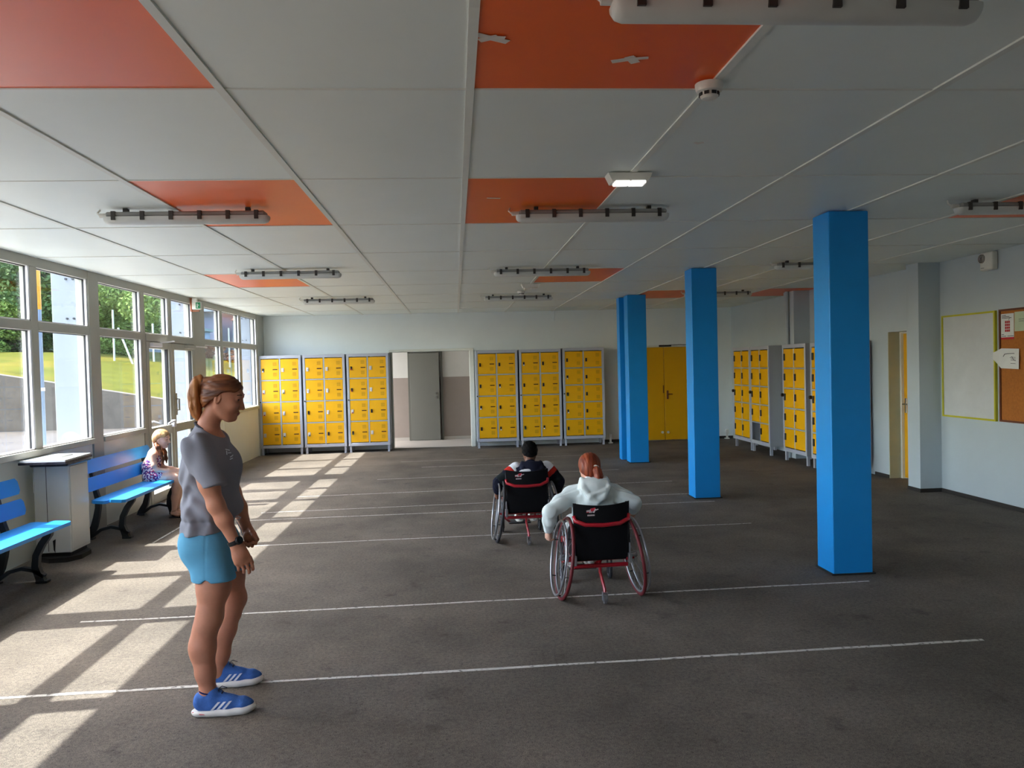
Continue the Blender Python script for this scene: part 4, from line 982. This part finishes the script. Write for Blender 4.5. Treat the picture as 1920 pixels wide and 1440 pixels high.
# ---- woman standing in profile, facing right
wm = thing('person', 'standing woman in grey t-shirt, blue shorts and blue running shoes, hands before her', 'person', (-1.2, 3.97, 0.0))
S = SDF((-.26, -.36, .0), (.30, .36, 1.68), .004)
hc = V3(.040, 0, 1.523); HR = frame(math.radians(-16)); hs = .97
P = face(S, hc, HR, hs)
S.chain([(-.060, 0, 1.33), (-.038, 0, 1.40), (-.004, 0, 1.475)], [.060, .047, .047], .02)
S.rc((-.05, -.13, 1.29), (-.05, .13, 1.29), .05, .05, .04); S.chain([(-.04, 0, 1.28), (-.03, 0, 1.08), (-.05, 0, .90)], [.085, .075, .075], .05, (1, 1.3, 1))
S.ell((-.085, .055, .82), (.070, .070, .09), .04); S.ell((-.085, -.055, .82), (.070, .070, .09), .04)
# near (right) arm
sh_, el, wr = V3(-.055, -.175, 1.275), V3(.052, -.225, 1.02), V3(.132, -.205, .825)
S.chain([sh_, V3(.02, -.215, 1.12), el], [.050, .044, .038], .03); S.chain([el, V3(.085, -.222, .95), wr], [.040, .037, .023], .02, (1, .92, 1))
hand(S, wr, (.34, .04, -.94), (-.45, .85, -.1), (.6, .45, .1), 1.06, (.22, .48, .45), .0, (.85, .25, .40))
# far (left) arm with loosely closed fist
sh2, el2, wr2 = V3(-.055, .175, 1.275), V3(-.005, .245, 1.01), V3(.082, .165, .835)
S.chain([sh2, V3(-.03, .225, 1.13), el2], [.052, .047, .041], .03); S.chain([el2, V3(.035, .215, .93), wr2], [.043, .040, .026], .02)
hand(S, wr2, (.42, -.25, -.85), (-.2, -.9, -.2), (.8, .1, .3), 1.0, (.9, 1.2, .9), .02, (.6, .5, .6))
# near (right) leg: weight leg
S.chain([(-.050, -.080, .81), (-.015, -.098, .70), (-.008, -.112, .60), (-.026, -.130, .475), (-.044, -.140, .41), (-.056, -.147, .32), (-.046, -.158, .20), (-.034, -.165, .10), (-.03, -.167, .06)], [.075, .084, .076, .058, .054, .056, .044, .035, .035], .03)
S.ell((-.013, -.132, .455), (.045, .045, .05), .03); S.ell((-.078, -.146, .315), (.04, .045, .085), .03)
# far (left) leg: knee forward
S.chain([(-.035, .080, .81), (.0, .098, .70), (.002, .108, .60), (.018, .122, .48), (-.004, .132, .40), (-.036, .142, .31), (-.065, .155, .18), (-.082, .163, .09), (-.08, .165, .06)], [.075, .082, .075, .058, .052, .054, .042, .035, .035], .03)
S.ell((.030, .124, .465), (.045, .045, .05), .03); S.ell((-.06, .143, .31), (.04, .045, .085), .03)
body = link('body', S.mesh('body', 'skin_tan'), wm)
face_bits(wm, P, hs, HR)
# t-shirt
T = SDF((-.26, -.36, .82), (.20, .36, 1.42), .005)
T.chain([(-.050, 0, 1.26), (-.040, 0, 1.16), (-.037, 0, 1.03)], [.108, .127, .129], .06, (1, 1.22, 1))
T.rc((-.055, -.135, 1.293), (-.055, .135, 1.293), .060, .060, .05); T.rc((-.06, 0, 1.31), (-.05, 0, 1.362), .073, .060, .03)
T.ell((.014, .065, 1.19), (.074, .076, .078), .05); T.ell((.014, -.065, 1.19), (.074, .076, .078), .05)
T.ell((-.025, 0, .975), (.136, .168, .072), .05); T.rc((-.060, 0, .945), (-.062, 0, .85), .120, .125, .03, (1, 1.40, 1))
for sg, a, b in ((-1, (-.055, -.165, 1.285), (.056, -.222, 1.085)), (1, (-.055, .165, 1.285), (-.022, .235, 1.09))):
    Q = T.like(); Q.rc(a, b, .066, .062, 0); d_ = np.array(b)-np.array(a); Q.cut(np.array(b)+(0, 0, .022), d_+np.array((-.05, 0, 0))); T.merge(Q, .03)
def folds(x, y, z):
    f = .0030*np.sin(26*z+9*y+6*np.sin(14*x))*np.exp(-((z-1.0)/.12)**2)+.0022*np.sin(70*np.arctan2(y, x+.04)*.35+20*z)*np.exp(-((z-.935)/.02)**2)
    return f+.006*np.exp(-((z-.925+.02*x)/.010)**2)+.0085*np.sin(62*(x+.55*z)+2.5*np.sin(18*z))*np.exp(-((y+.18)/.07)**2)*np.exp(-((x+.07)/.09)**2)+.0060*np.sin(48*(z-.5*x)+3*np.sin(25*x))*np.exp(-((x+.12)/.09)**2)*np.exp(-((z-1.08)/.14)**2)
T.ripple(folds)
T.cut((0, 0, .866), (.06, 0, -1)); T.cut((-.045, 0, 1.370), (.58, 0, 1))
strokes = []
for (y0, z0, y1, z1) in ((-.050, 1.262, -.075, 1.270), (-.078, 1.262, -.095, 1.245), (-.055, 1.250, -.080, 1.252), (-.050, 1.238, -.085, 1.232), (-.070, 1.225, -.095, 1.222)):
    q = [T.march((.2, y0+(y1-y0)*t, z0+(z1-z0)*t), (-1, 0, 0), .002, .4) for t in (0, .33, .66, 1)]
    if all(v is not None for v in q): strokes.append([tuple(v) for v in q])
tee = link('t_shirt', T.mesh('t_shirt', 'tee_grey'), wm)
pm_ = MB()
for q in strokes: pm_.tube(q, .0026, 6)
part('chest_print', pm_, 'stripe_white', tee)
part('collar', MB().tube([(-.048+.056*math.cos(a), .058*math.sin(a), 1.370-.032*math.cos(a)) for a in [2*math.pi*q/28 for q in range(28)]], .0055, 8, closed=True), 'tee_collar', tee, True)
part('drawstring', MB().tube([(.085, -.05, .925), (.105, -.06, .935), (.120, -.065, .928), (.110, -.06, .915), (.088, -.05, .918), (.106, -.065, .895), (.120, -.07, .865), (.126, -.07, .84)], .0026, 6), 'cord_grey', tee, True)
# shorts
T = SDF((-.26, -.30, .60), (.18, .30, .96), .005)
T.chain([(-.058, 0, .92), (-.055, 0, .83)], [.110, .120], .04, (1, 1.38, 1))
for sg in (-1, 1):
    T.ell((-.094, sg*.065, .79), (.086, .100, .105), .05)
    xo = 0 if sg < 0 else .018
    T.rc((-.036+xo*.5, sg*.088, .775), (-.006+xo, sg*.106, .64), .100, .104, .035, (1, .92, 1))
T.cut((0, 0, .638), (-.02, 0, -1)); T.rc((-.02, -.24, .625), (-.02, -.19, .632), .022, .020, .004, op='s')
T.ripple(lambda x, y, z: .002*np.sin(30*x+22*z)*np.sin(17*y+8*z)+.0018*np.exp(-((x+.022)/.004)**2)*(y < -.12))
sho = link('shorts', T.mesh('shorts', 'shorts_blue'), wm)
# hair: skullcap and ponytail
T = SDF((-.20, -.13, 1.38), (.20, .13, 1.68), .0035)
skullcap(T, hc, HR, hs, .0085, (.070, .058, .80, .60), [(0, .030, .96, .25), (.004, .026, .66, .75)], .006)
T.rc((-.045, 0, 1.600), (-.063, 0, 1.597), .030, .024, .02)
T.ripple(lambda x, y, z: .0010*np.sin(210*(z-.35*x)+9*np.sin(20*x))+.0007*np.sin(330*(z-.3*x)))
hair = link('hair', T.mesh('hair', 'hair_auburn'), wm)
T = SDF((-.20, -.10, 1.36), (.0, .10, 1.68), .0035)
T.chain([(-.055, 0, 1.600), (-.078, 0, 1.612), (-.096, -.006, 1.585), (-.100, -.01, 1.535), (-.096, -.012, 1.485), (-.092, -.012, 1.445), (-.092, -.01, 1.418)], [.017, .023, .028, .031, .030, .022, .007], .02, (.85, 1.1, 1))
T.ripple(lambda x, y, z: .0022*np.sin(170*x+60*y+14*z)+.0016*np.sin(230*y+20*z))
link('ponytail', T.mesh('ponytail', 'hair_tail'), wm)
part('hair_tie', MB().tube([(-.058+.004*math.sin(a), .021*math.cos(a), 1.602+.019*math.sin(a)) for a in [2*math.pi*q/18 for q in range(18)]], .006, 8, closed=True), 'watch_black', wm, True)
# watch on the near wrist
wc = wr*.93+el*.07; wd_ = (wr-el)/np.linalg.norm(wr-el); wa = np.cross(wd_, (0, 1, 0)); wa /= np.linalg.norm(wa); wb = np.cross(wd_, wa)
wt = link('watch', None, wm)
st_ = MB(); ring = [tuple(wc+wa*.030*math.cos(a)+wb*.027*math.sin(a)) for a in [2*math.pi*q/22 for q in range(22)]]
for o_ in (-.006, 0, .006): st_.tube([tuple(np.array(q)+wd_*o_) for q in ring], .0045, 6, closed=True)
part('strap', st_, 'watch_black', wt, True)
nrm = np.cross(wd_, (0, 0, 0)) if False else None
for sgn in (1,):
    fn = wa*(1 if wa[0] > 0 else -1)*.85+np.array((0, -.5, 0)); fn /= np.linalg.norm(fn); cc = wc+fn*.031
    part('watch_case', MB().cyl(tuple(cc-fn*.004), tuple(cc+fn*.008), .020, .019, 20), 'watch_black', wt, True)
    part('watch_face', MB().cyl(tuple(cc+fn*.008), tuple(cc+fn*.0092), .016, .016, 20), 'watch_glass', wt, True)
SM = ('shoe_blue', 'sole_white', 'sole_pink', 'lace_dark', 'shoe_navy')
shoe(wm, (.012, -.172, 0), math.radians(2), .282, SM, 'shoe', 3, h=.003)
shoe(wm, (-.032, .170, 0), math.radians(4), .278, SM, 'shoe', 3, h=.003)

# ---- girl sitting on the far bench, facing right
gl = thing('person', 'seated girl in a purple floral dress and sandals on the far bench', 'person', (-3.385, 9.13, 0.0), math.radians(6))
S = SDF((-.26, -.24, .0), (.30, .24, 1.06), .005)
hc = V3(.005, 0, .905); HR = frame(math.radians(-10), math.radians(-12)); hs = .90
P = face(S, hc, HR, hs)
S.chain([(-.075, 0, .755), (-.045, 0, .80), (-.02, 0, .85)], [.046, .040, .040], .02)
S.chain([(-.115, 0, .47), (-.125, 0, .60), (-.085, 0, .72)], [.088, .078, .070], .05, (1, 1.3, 1)); S.rc((-.075, -.095, .725), (-.075, .095, .725), .036, .036, .04)
for sg in (-1, 1):
    S.chain([(-.11, sg*.065, .47), (.06, sg*.07, .475), (.175, sg*.065, .468)], [.075, .062, .050], .03)
    S.chain([(.175, sg*.065, .462), (.155, sg*.066, .33), (.140, sg*.066, .23), (.125, sg*.066, .09)], [.048, .044, .040, .026], .02)
    S.chain([(.115, sg*.066, .055), (.16, sg*.068, .04), (.225, sg*.070, .03)], [.030, .028, .020], .02, (1, 1.1, .9))
    S.chain([(-.070, sg*.115, .725), (-.052, sg*.135, .62), (-.030, sg*.125, .565)], [.034, .029, .026], .02)
    S.chain([(-.030, sg*.125, .565), (.08, sg*.085, .545), (.175, sg*.045, .535)], [.026, .024, .017], .02)
    hand(S, (.175, sg*.045, .535), (.8, -sg*.35, -.35), (-.3, -sg*.3, -.9), (.2, -sg*.9, 0), .70, (.4, .5, .4), .02)
S.cut((0, 0, .004), (0, 0, -1))
link('body', S.mesh('body', 'skin_fair'), gl); face_bits(gl, P, hs, HR)
T = SDF((-.26, -.20, .38), (.16, .20, .80), .005)
T.chain([(-.112, 0, .46), (-.126, 0, .58), (-.092, 0, .67)], [.098, .086, .080], .05, (1, 1.3, 1))
for sg in (-1, 1): T.rc((-.11, sg*.065, .475), (-.01, sg*.07, .485), .088, .070, .03)
T.cut((-.09, 0, .715), (.35, 0, 1)); T.cut((.01, 0, .48), (1, 0, -.6)); T.ripple(lambda x, y, z: .0025*np.sin(55*x+30*z)*np.sin(40*y))
dr = link('dress', T.mesh('dress', 'dress_floral'), gl)
for sg in (-1, 1): part('strap', MB().tube([(-.155, sg*.06, .69), (-.105, sg*.068, .757), (-.04, sg*.06, .745), (-.012, sg*.055, .695)], .006, 6), 'dress_floral', dr, True)
T = SDF((-.16, -.14, .60), (.14, .14, 1.05), .0045)
skullcap(T, hc, HR, hs, .012, (.075, .058, .8, .6), [(0, .020, .96, .25), (.0, .01, .66, .75)], .01)
T.ripple(lambda x, y, z: .0015*np.sin(120*y+60*z)); link('hair', T.mesh('hair', 'hair_blond'), gl)
T = SDF((-.16, -.16, .58), (.14, .14, 1.0), .0045)
for sg in (-1, 1): T.chain([(-.045, sg*.055, .845), (-.02, sg*.085, .815), (.012, sg*.080, .74), (.024, sg*.068, .67), (.028, sg*.064, .62)], [.024, .024, .022, .018, .006], .02)
T.ripple(lambda x, y, z: .002*np.sin(160*x+20*z)+.002*np.sin(150*y)); link('pigtails', T.mesh('pigtails', 'hair_auburn'), gl)
for sg in (-1, 1):
    sd = link('sandal', None, gl, (.125, sg*.067, 0))
    part('sole', MB().prism([(-.05, -.03), (0, -.034), (.08, -.038), (.12, -.025), (.125, .005), (.10, .03), (0, .034), (-.05, .03)], 0, .012), 'sole_dark', sd)
    part('strap', MB().tube([(.055, -.036, .012), (.06, -.025, .055), (.06, .025, .055), (.055, .036, .012)], .006, 6).tube([(.095, -.03, .012), (.095, 0, .048), (.095, .03, .012)], .005, 6).tube([(-.03, -.03, .07), (.02, -.035, .085), (.03, 0, .09), (.02, .035, .085), (-.03, .03, .07)], .005, 6), 'sandal', sd, True)

# ------------------------------------------------------------------ wheelchairs
M('chair_red', (176, 22, 40), 0.28, 0.6, coat=.4); M('chair_black', (14, 14, 18), 0.8, 0.2, bump=.15, bs=40); M('tire_dark', (44, 44, 48), 0.7); M('tire_red', (104, 24, 32), 0.6); M('rim_silver', (176, 178, 184), 0.3, metal=.8); M('spoke', (150, 150, 156), 0.35, metal=.7); M('logo_white', (214, 200, 204), 0.6); M('logo_red', (204, 40, 60), 0.6)
def wheelchair(label, loc, rz, tire):
    """faces +y in local space, axle above the origin"""
    c = thing('wheelchair', label, 'wheelchair', loc, rz, 'wheelchairs'); R = .290
    for sg in (-1, 1):
        cam_ = math.radians(8); base = Vector((sg*.286, 0, 0)); ax = Vector((sg*math.cos(cam_), 0, -math.sin(cam_)*-1*0)); upv = Vector((-sg*math.sin(cam_), 0, math.cos(cam_))); ctr = base+upv*R; out = Vector((sg*math.cos(cam_), 0, math.sin(cam_)))
        def circ(r, off=0.0, n=44): return [tuple(ctr+out*off+(Vector((0, 1, 0))*math.cos(a)+upv*math.sin(a))*r) for a in [2*math.pi*q/n for q in range(n)]]
        wh = part('wheel', MB().tube(circ(R-.012), .0120, 10, closed=True), tire, c, True, ang=180)
        part('rim', MB().tube(circ(R-.030), .008, 8, closed=True), 'rim_silver', wh, True, ang=180)
        part('hand_rim', MB().tube(circ(R-.035, .040), .0085, 8, closed=True), 'rim_silver', wh, True, ang=180)
        part('hub', MB().cyl(tuple(ctr-out*.03), tuple(ctr+out*.03), .022, n=14), 'rim_silver', wh, True)
        for q in range(18):
            a = 2*math.pi*q/18; e = ctr+(Vector((0, 1, 0))*math.cos(a)+upv*math.sin(a))*(R-.032); b2 = a+(.5 if q % 2 else -.5)
            h = ctr+out*(.024 if q % 2 else -.024)+(Vector((0, 1, 0))*math.cos(b2)+upv*math.sin(b2))*.02
            part('spoke', MB().cyl(tuple(h), tuple(e), .0017, n=5, caps=False), 'spoke', wh)
        for q in range(6):
            a = 2*math.pi*q/6+.3; d_ = (Vector((0, 1, 0))*math.cos(a)+upv*math.sin(a))
            part('rim_tab', MB().cyl(tuple(ctr+d_*(R-.032)), tuple(ctr+out*.040+d_*(R-.036)), .004, n=6), 'tire_dark', wh)
        part('side_guard', MB().prism([(-.12, .30), (.16, .30), (.16, .42), (.05, .50), (-.10, .52)], sg*.196-.004, sg*.196+.004, 'x'), 'chair_black', c)
        part('back_post', MB().tube([(sg*.185, -.10, .685), (sg*.185, -.10, .55), (sg*.188, -.09, .29)], .0125, 8), 'tire_dark', c, True, ang=180)
        part('frame_side', MB().tube([(sg*.188, -.10, .295), (sg*.188, -.06, .275), (sg*.188, -.02, .285), (sg*.188, .30, .36), (sg*.175, .42, .34), (sg*.15, .55, .12), (sg*.10, .60, .07)], .0135, 8), 'chair_red', c, True, ang=180)
        part('caster_fork', MB().cyl((sg*.185, .43, .17), (sg*.185, .43, .30), .013, n=10).box(sg*.185-.018, sg*.185-.013, .41, .45, .045, .17).box(sg*.185+.013, sg*.185+.018, .41, .45, .045, .17), 'tire_dark', c)
        cw_ = part('caster_wheel', MB().tube([(sg*.185, .43+.043*math.cos(a), .055+.043*math.sin(a)) for a in [2*math.pi*q/20 for q in range(20)]], .012, 8, closed=True), 'tire_dark', c, True, ang=180)
        part('caster_hub', MB().cyl((sg*.185-.012, .43, .055), (sg*.185+.012, .43, .055), .032, n=14), 'rim_silver', cw_, True)
        part('brake', MB().box(sg*.195-.012, sg*.195+.012, -.14, -.10, .26, .33, .004).cyl((sg*.195, -.12, .33), (sg*.195, -.12, .40), .006, n=8), 'rim_silver', c)
    # upholstery
    def sling(z0, z1, w0, w1, bow, yb, mat, nm):
        m = MB(); n = 12; A = []; th = .010
        for side in (0, 1):
            g = []
            for j in range(7):
                t = j/6; row = []
                for i in range(n+1):
                    u = -1+2*i/n; wd2 = w0+(w1-w0)*t; row.append(m.bm.verts.new((u*wd2, yb-bow*(1-u*u)+(th if side else 0), z0+(z1-z0)*t-(.018*(1-u*u) if j == 6 and nm == 'back_upper' else 0)+(-.012*(1-u*u)*0))))
                g.append(row)
            A.append(g)
        for side in (0, 1):
            for j in range(6):
                for i in range(n):
                    q = (A[side][j][i], A[side][j][i+1], A[side][j+1][i+1], A[side][j+1][i]); m.bm.faces.new(q if side == 0 else q[::-1])
        for j in range(6):
            for i in (0, n): m.bm.faces.new((A[0][j][i], A[0][j+1][i], A[1][j+1][i], A[1][j][i]))
        for i in range(n):
            for j in (0, 6): m.bm.faces.new((A[0][j][i], A[0][j][i+1], A[1][j][i+1], A[1][j][i]))
        return part(nm, m, mat, c, True, ang=60)
    ub = sling(.545, .69, .192, .198, .038, -.115, 'chair_black', 'back_upper')
    sling(.300, .555, .176, .186, .022, -.112, 'chair_black', 'back_lower')
    part('back_bar', MB().tube([(-.192, -.110, .60), (-.188, -.128, .572), (-.12, -.150, .545), (0, -.160, .54), (.12, -.150, .545), (.188, -.128, .572), (.192, -.110, .60)], .0145, 10), 'chair_red', c, True, ang=180)
    part('axle_bar', MB().cyl((-.255, 0, .275), (.255, 0, .275), .019, n=12).cyl((-.19, -.07, .240), (.19, -.07, .240), .015, n=12), 'chair_red', c, True)
    part('seat', MB().prism([(-.10, .285), (.36, .345), (.36, .375), (-.10, .32)], -.175, .175, 'x'), 'chair_black', c)
    part('foot_plate', MB().box(-.11, .11, .53, .66, .055, .068, .004), 'tire_dark', c)
    part('anti_tip_bar', MB().tube([(.0, -.04, .268), (-.012, -.09, .20), (0, -.16, .10), (0, -.165, .065)], .011, 8), 'chair_red', c, True)
    ft = part('anti_tip_fork', MB().box(-.016, -.011, -.185, -.145, .02, .075).box(.011, .016, -.185, -.145, .02, .075).box(-.016, .016, -.18, -.15, .07, .08), 'rim_silver', c)
    part('anti_tip_wheel', MB().cyl((-.009, -.168, .028), (.009, -.168, .028), .027, n=16), 'rim_silver', c, True)
    # emblem: slanted lettering strokes above a small line of print
    def onback(x, z): u = x/.205; return -.115-.038*(1-u*u)-.0015
    em = MB()
    for i, (x0, x1, z0, z1, wd2) in enumerate([(-.112, -.082, .640, .645, .003), (-.092, -.08, .626, .652, .005), (-.082, -.068, .626, .652, .005), (-.07, -.055, .628, .640, .004), (-.062, -.05, .626, .652, .005), (-.05, -.03, .644, .650, .004), (-.112, -.065, .634, .640, .0035)]):
        em.obox(((x0+x1)/2, onback((x0+x1)/2, 0), (z0+z1)/2), (x1-x0, 0, z1-z0), (0, 1, 0), (-(z1-z0), 0, x1-x0), math.hypot(x1-x0, z1-z0)/2, .001, wd2/1.3)
    for i in range(7): em.obox((-.102+.0095*i, onback(-.08, 0), .609), (1, 0, 0), (0, 1, 0), (0, 0, 1), .0038, .001, .005)
    part('lettering', em, 'logo_white', ub)
    part('emblem', MB().obox((-.066, onback(-.066, 0)+.0006, .648), (1, 0, .2), (0, 1, 0), (-.2, 0, 1), .017, .001, .010).obox((-.09, onback(-.09, 0)+.0006, .634), (1, 0, .1), (0, 1, 0), (-.1, 0, 1), .022, .001, .005), 'logo_red', ub)
    return c
wheelchair('red-framed sports wheelchair nearest the viewer, red-tyred', (.972, 5.37, 0), math.radians(3), 'tire_red')
wheelchair('red-framed sports wheelchair farther away, dark-tyred', (.625, 7.18, 0), math.radians(2), 'tire_dark')

# ---- seated wheelchair users; local frame: x forward, so the root is turned to face +y
def rider(label, loc, rz, tall, mats, head_yaw, arms, hood, hairstyle, lean=.0, hw=1.0, hz=.01):
    skin, top, legs, shoes_m, hair_m = mats; k = tall
    p = thing('person', label, 'person', loc, rz)
    S = SDF((-.28, -.42, .0), (.66, .42, 1.06), .0055)
    hc = V3(.075+lean, 0, .885*k+hz); HR = frame(math.radians(-14), math.radians(head_yaw)); hs = .94*hw
    P = face(S, hc, HR, hs)
    S.chain([(.02+lean*.6, 0, .70*k), (.04+lean*.8, 0, .775*k), (.06+lean, 0, .83*k)], [.055, .045, .044], .02)
    S.chain([(.03, 0, .43), (.0+lean*.3, 0, .56*k), (.015+lean*.5, 0, .68*k)], [.085, .080, .080], .05, (1, 1.3, 1)); S.rc((.02+lean*.5, -.11, .70*k), (.02+lean*.5, .11, .70*k), .042, .042, .04)
    for i, sg in enumerate((-1, 1)):
        a = [np.array(q, float) for q in arms[i]]
        S.chain([a[0], a[1]], [.044, .034], .02); S.chain([a[1], a[2]], [.034, .022], .02)
        hand(S, a[2], a[3], a[4], a[5], .80, (.7, .8, .6), .02)
        S.chain([(.02, sg*.075, .42), (.22, sg*.085, .43), (.385, sg*.08, .435)], [.085, .07, .054], .03)
        S.chain([(.385, sg*.08, .43), (.43, sg*.075, .28), (.50, sg*.07, .15)], [.052, .046, .032], .02)
        S.rc((.505, sg*.07, .125), (.60, sg*.07, .10), .03, .026, .02)
    link('body', S.mesh('body', skin), p); face_bits(p, P, hs, HR)
    # top with sleeves to the wrist
    T = SDF((-.20, -.42, .36), (.40, .42, .96), .0055)
    T.chain([(.03, 0, .42), (.005+lean*.3, 0, .56*k), (.012+lean*.5, 0, .67*k)], [.10, .105, .104], .05, (1, 1.34, 1)); T.rc((.015+lean*.5, -.115, .70*k), (.015+lean*.5, .115, .70*k), .060, .060, .05)
    T.rc((.02+lean*.6, 0, .72*k), (.035+lean*.7, 0, .765*k), .075, .060, .03)
    for i in range(2):
        a = [np.array(q, float) for q in arms[i]]; e_ = a[2]+(a[1]-a[2])*.10
        T.chain([a[0], a[0]*.5+a[1]*.5, a[1]], [.060, .055, .050], .03); T.chain([a[1], a[1]*.5+e_*.5, e_], [.050, .045, .034], .02)
    if hood:
        T.ell((-.055+lean*.5, 0, .745*k), (.062, .105, .062), .025); T.rc((-.04+lean*.5, -.075, .775*k), (-.04+lean*.5, .075, .775*k), .036, .036, .03)
        T.ell((-.08+lean*.5, 0, .69*k), (.045, .075, .06), .03)
        for sg in (-1, 1):
            T.chain([(-.02+lean*.5, sg*.085, .80*k), (-.085+lean*.5, sg*.088, .75*k), (-.115+lean*.5, sg*.05, .69*k), (-.122+lean*.5, 0, .655*k)], [.020, .022, .020, .018], .012)
        T.rc((-.115+lean*.5, -.06, .735*k), (-.125+lean*.5, .05, .70*k), .012, .012, .012)
    T.cut((0, 0, .40), (0, 0, -1))
    T.ripple(lambda x, y, z: .0035*np.sin(34*z+20*np.abs(y)+12*np.sin(25*x))*np.clip(np.abs(y)/.2, 0, 1)+.003*np.sin(50*np.abs(y)-40*z)*np.exp(-((z-.72*k)/.05)**2))
    tp = link('hoodie', T.mesh('hoodie', top), p)
    # trousers
    T = SDF((-.14, -.22, .10), (.58, .22, .56), .0055)
    T.chain([(.04, 0, .43), (.07, 0, .43)], [.10, .10], .04, (1, 1.35, .85))
    for sg in (-1, 1):
        T.chain([(.05, sg*.07, .43), (.22, sg*.08, .435), (.39, sg*.08, .44)], [.084, .078, .066], .03); T.chain([(.39, sg*.08, .435), (.435, sg*.075, .28), (.495, sg*.07, .165)], [.064, .058, .048], .02)
    T.cut((0, 0, .155), (0, 0, -1)); link('trousers', T.mesh('trousers', legs), p)
    for sg in (-1, 1): shoe(p, (.555, sg*.07, .07), 0, .225, shoes_m, 'shoe', 0, 0, .0045)
    T = SDF((-.24, -.16, .62), (.26, .16, 1.06), .0045)
    if hairstyle == 'tail':
        skullcap(T, hc, HR, hs, .012, (.07, .06, .8, .6), [(0, .02, .96, .25), (.0, .02, .7, .72)], .01, .004)
        T.ripple(lambda x, y, z: .0009*np.sin(190*y+25*z)+.0006*np.sin(300*y-30*z))
        link('hair', T.mesh('hair', hair_m), p)
        Q = SDF((-.26, -.20, .62), (.10, .16, 1.0), .0045); tx = hc+HR[0]*(-.098)*hs+HR[1]*(-.028)+HR[2]*(-.012)
        Q.chain([tx, tx+(-.03, -.008, -.012), tx+(-.048, -.014, -.055), tx+(-.042, -.018, -.115), tx+(-.036, -.02, -.145)], [.020, .027, .028, .018, .006], .02)
        Q.ripple(lambda x, y, z: .002*np.sin(170*y+10*z)+.0015*np.sin(150*x)); link('ponytail', Q.mesh('ponytail', hair_m), p)
        part('hair_tie', MB().tube([tuple(tx+np.array((-.014+.004*math.cos(a), .024*math.cos(a), .022*math.sin(a)))) for a in [2*math.pi*q/18 for q in range(18)]], .0065, 8, closed=True), 'band_white', p, True)
    else:
        skullcap(T, hc, HR, hs, .014, (.07, .05, .8, .6), [(0, .02, .96, .25), (.0, .015, .7, .62)], .01)
        T.ripple(lambda x, y, z: .002*np.sin(140*y+30*x)*np.sin(130*z)); link('hair', T.mesh('hair', hair_m), p)
    return p, tp
# girl in the pale hoodie; left = +y local = screen left
gp, gt = rider('girl with red ponytail in a pale grey hoodie sitting in the nearer wheelchair', (.962, 5.435, 0), math.radians(93), 1.03,
      ('skin_pale', 'hoodie_mint', 'leggings_light', ('shoe_white', 'sole_white', None, 'shoe_white', 'shoe_white'), 'hair_red'), -6,
      # right arm (y<0), left arm (y>0): shoulder, elbow, wrist, hand dir, palm normal, thumb dir
      (((.05, -.155, .715), (.00, -.290, .640), (.10, -.310, .565), (.8, -.05, -.5), (-.1, .4, -.9), (.3, .9, .1)),
       ((.05, .155, .715), (-.04, .330, .610), (.01, .335, .470), (.35, 0, -.9), (.4, -.85, 0), (.8, .3, .1))), True, 'tail', .055, 1.0, -.028)
bp, bt = rider('dark-haired boy in a navy hooded top sitting in the farther wheelchair', (.692, 7.245, 0), math.radians(92), .905,
      ('skin_brown', 'hoodie_navy', 'trousers_dark', ('shoe_white', 'sole_white', None, 'shoe_white', 'shoe_white'), 'hair_black'), 0,
      (((.05, -.160, .650), (.03, -.262, .535), (.10, -.270, .440), (.6, 0, -.8), (.2, .9, 0), (.8, .2, .3)),
       ((.05, .160, .650), (.00, .315, .550), (.06, .330, .450), (.6, 0, -.8), (.2, -.9, 0), (.8, -.2, .3))), True, 'short', .05, .92, .01)
for (sg, el_) in ((-1, (.03, -.262, .535)), (1, (.00, .315, .550))):
    a = V3(.05, sg*.160, .650); e_ = np.array(el_, float); d_ = e_-a
    def seg(t0, t1, r0, r1, mat, nm):
        T = SDF((-.12, min(sg*.05, sg*.42), .42), (.20, max(sg*.05, sg*.42), .80), .005)
        T.rc(a-d_*.12, e_, r0, r1, 0); L_ = np.linalg.norm(d_); T.cut(a+d_*t0, -d_); T.cut(a+d_*t1, d_); link(nm, T.mesh(nm, mat), bt)
    seg(-.55, .10, .0680, .0665, 'jacket_white', 'shoulder_panel'); seg(.10, .42, .0680, .0650, 'jacket_red', 'sleeve_band'); seg(.42, 1.0, .0640, .0590, 'jersey_dark', 'sleeve_panel')
# white shirt hem showing above the chair back
part('shirt_edge', MB().sphere((-.086, .05, .655), .05, (.30, 1.6, .50)), 'jacket_white', bp, True)
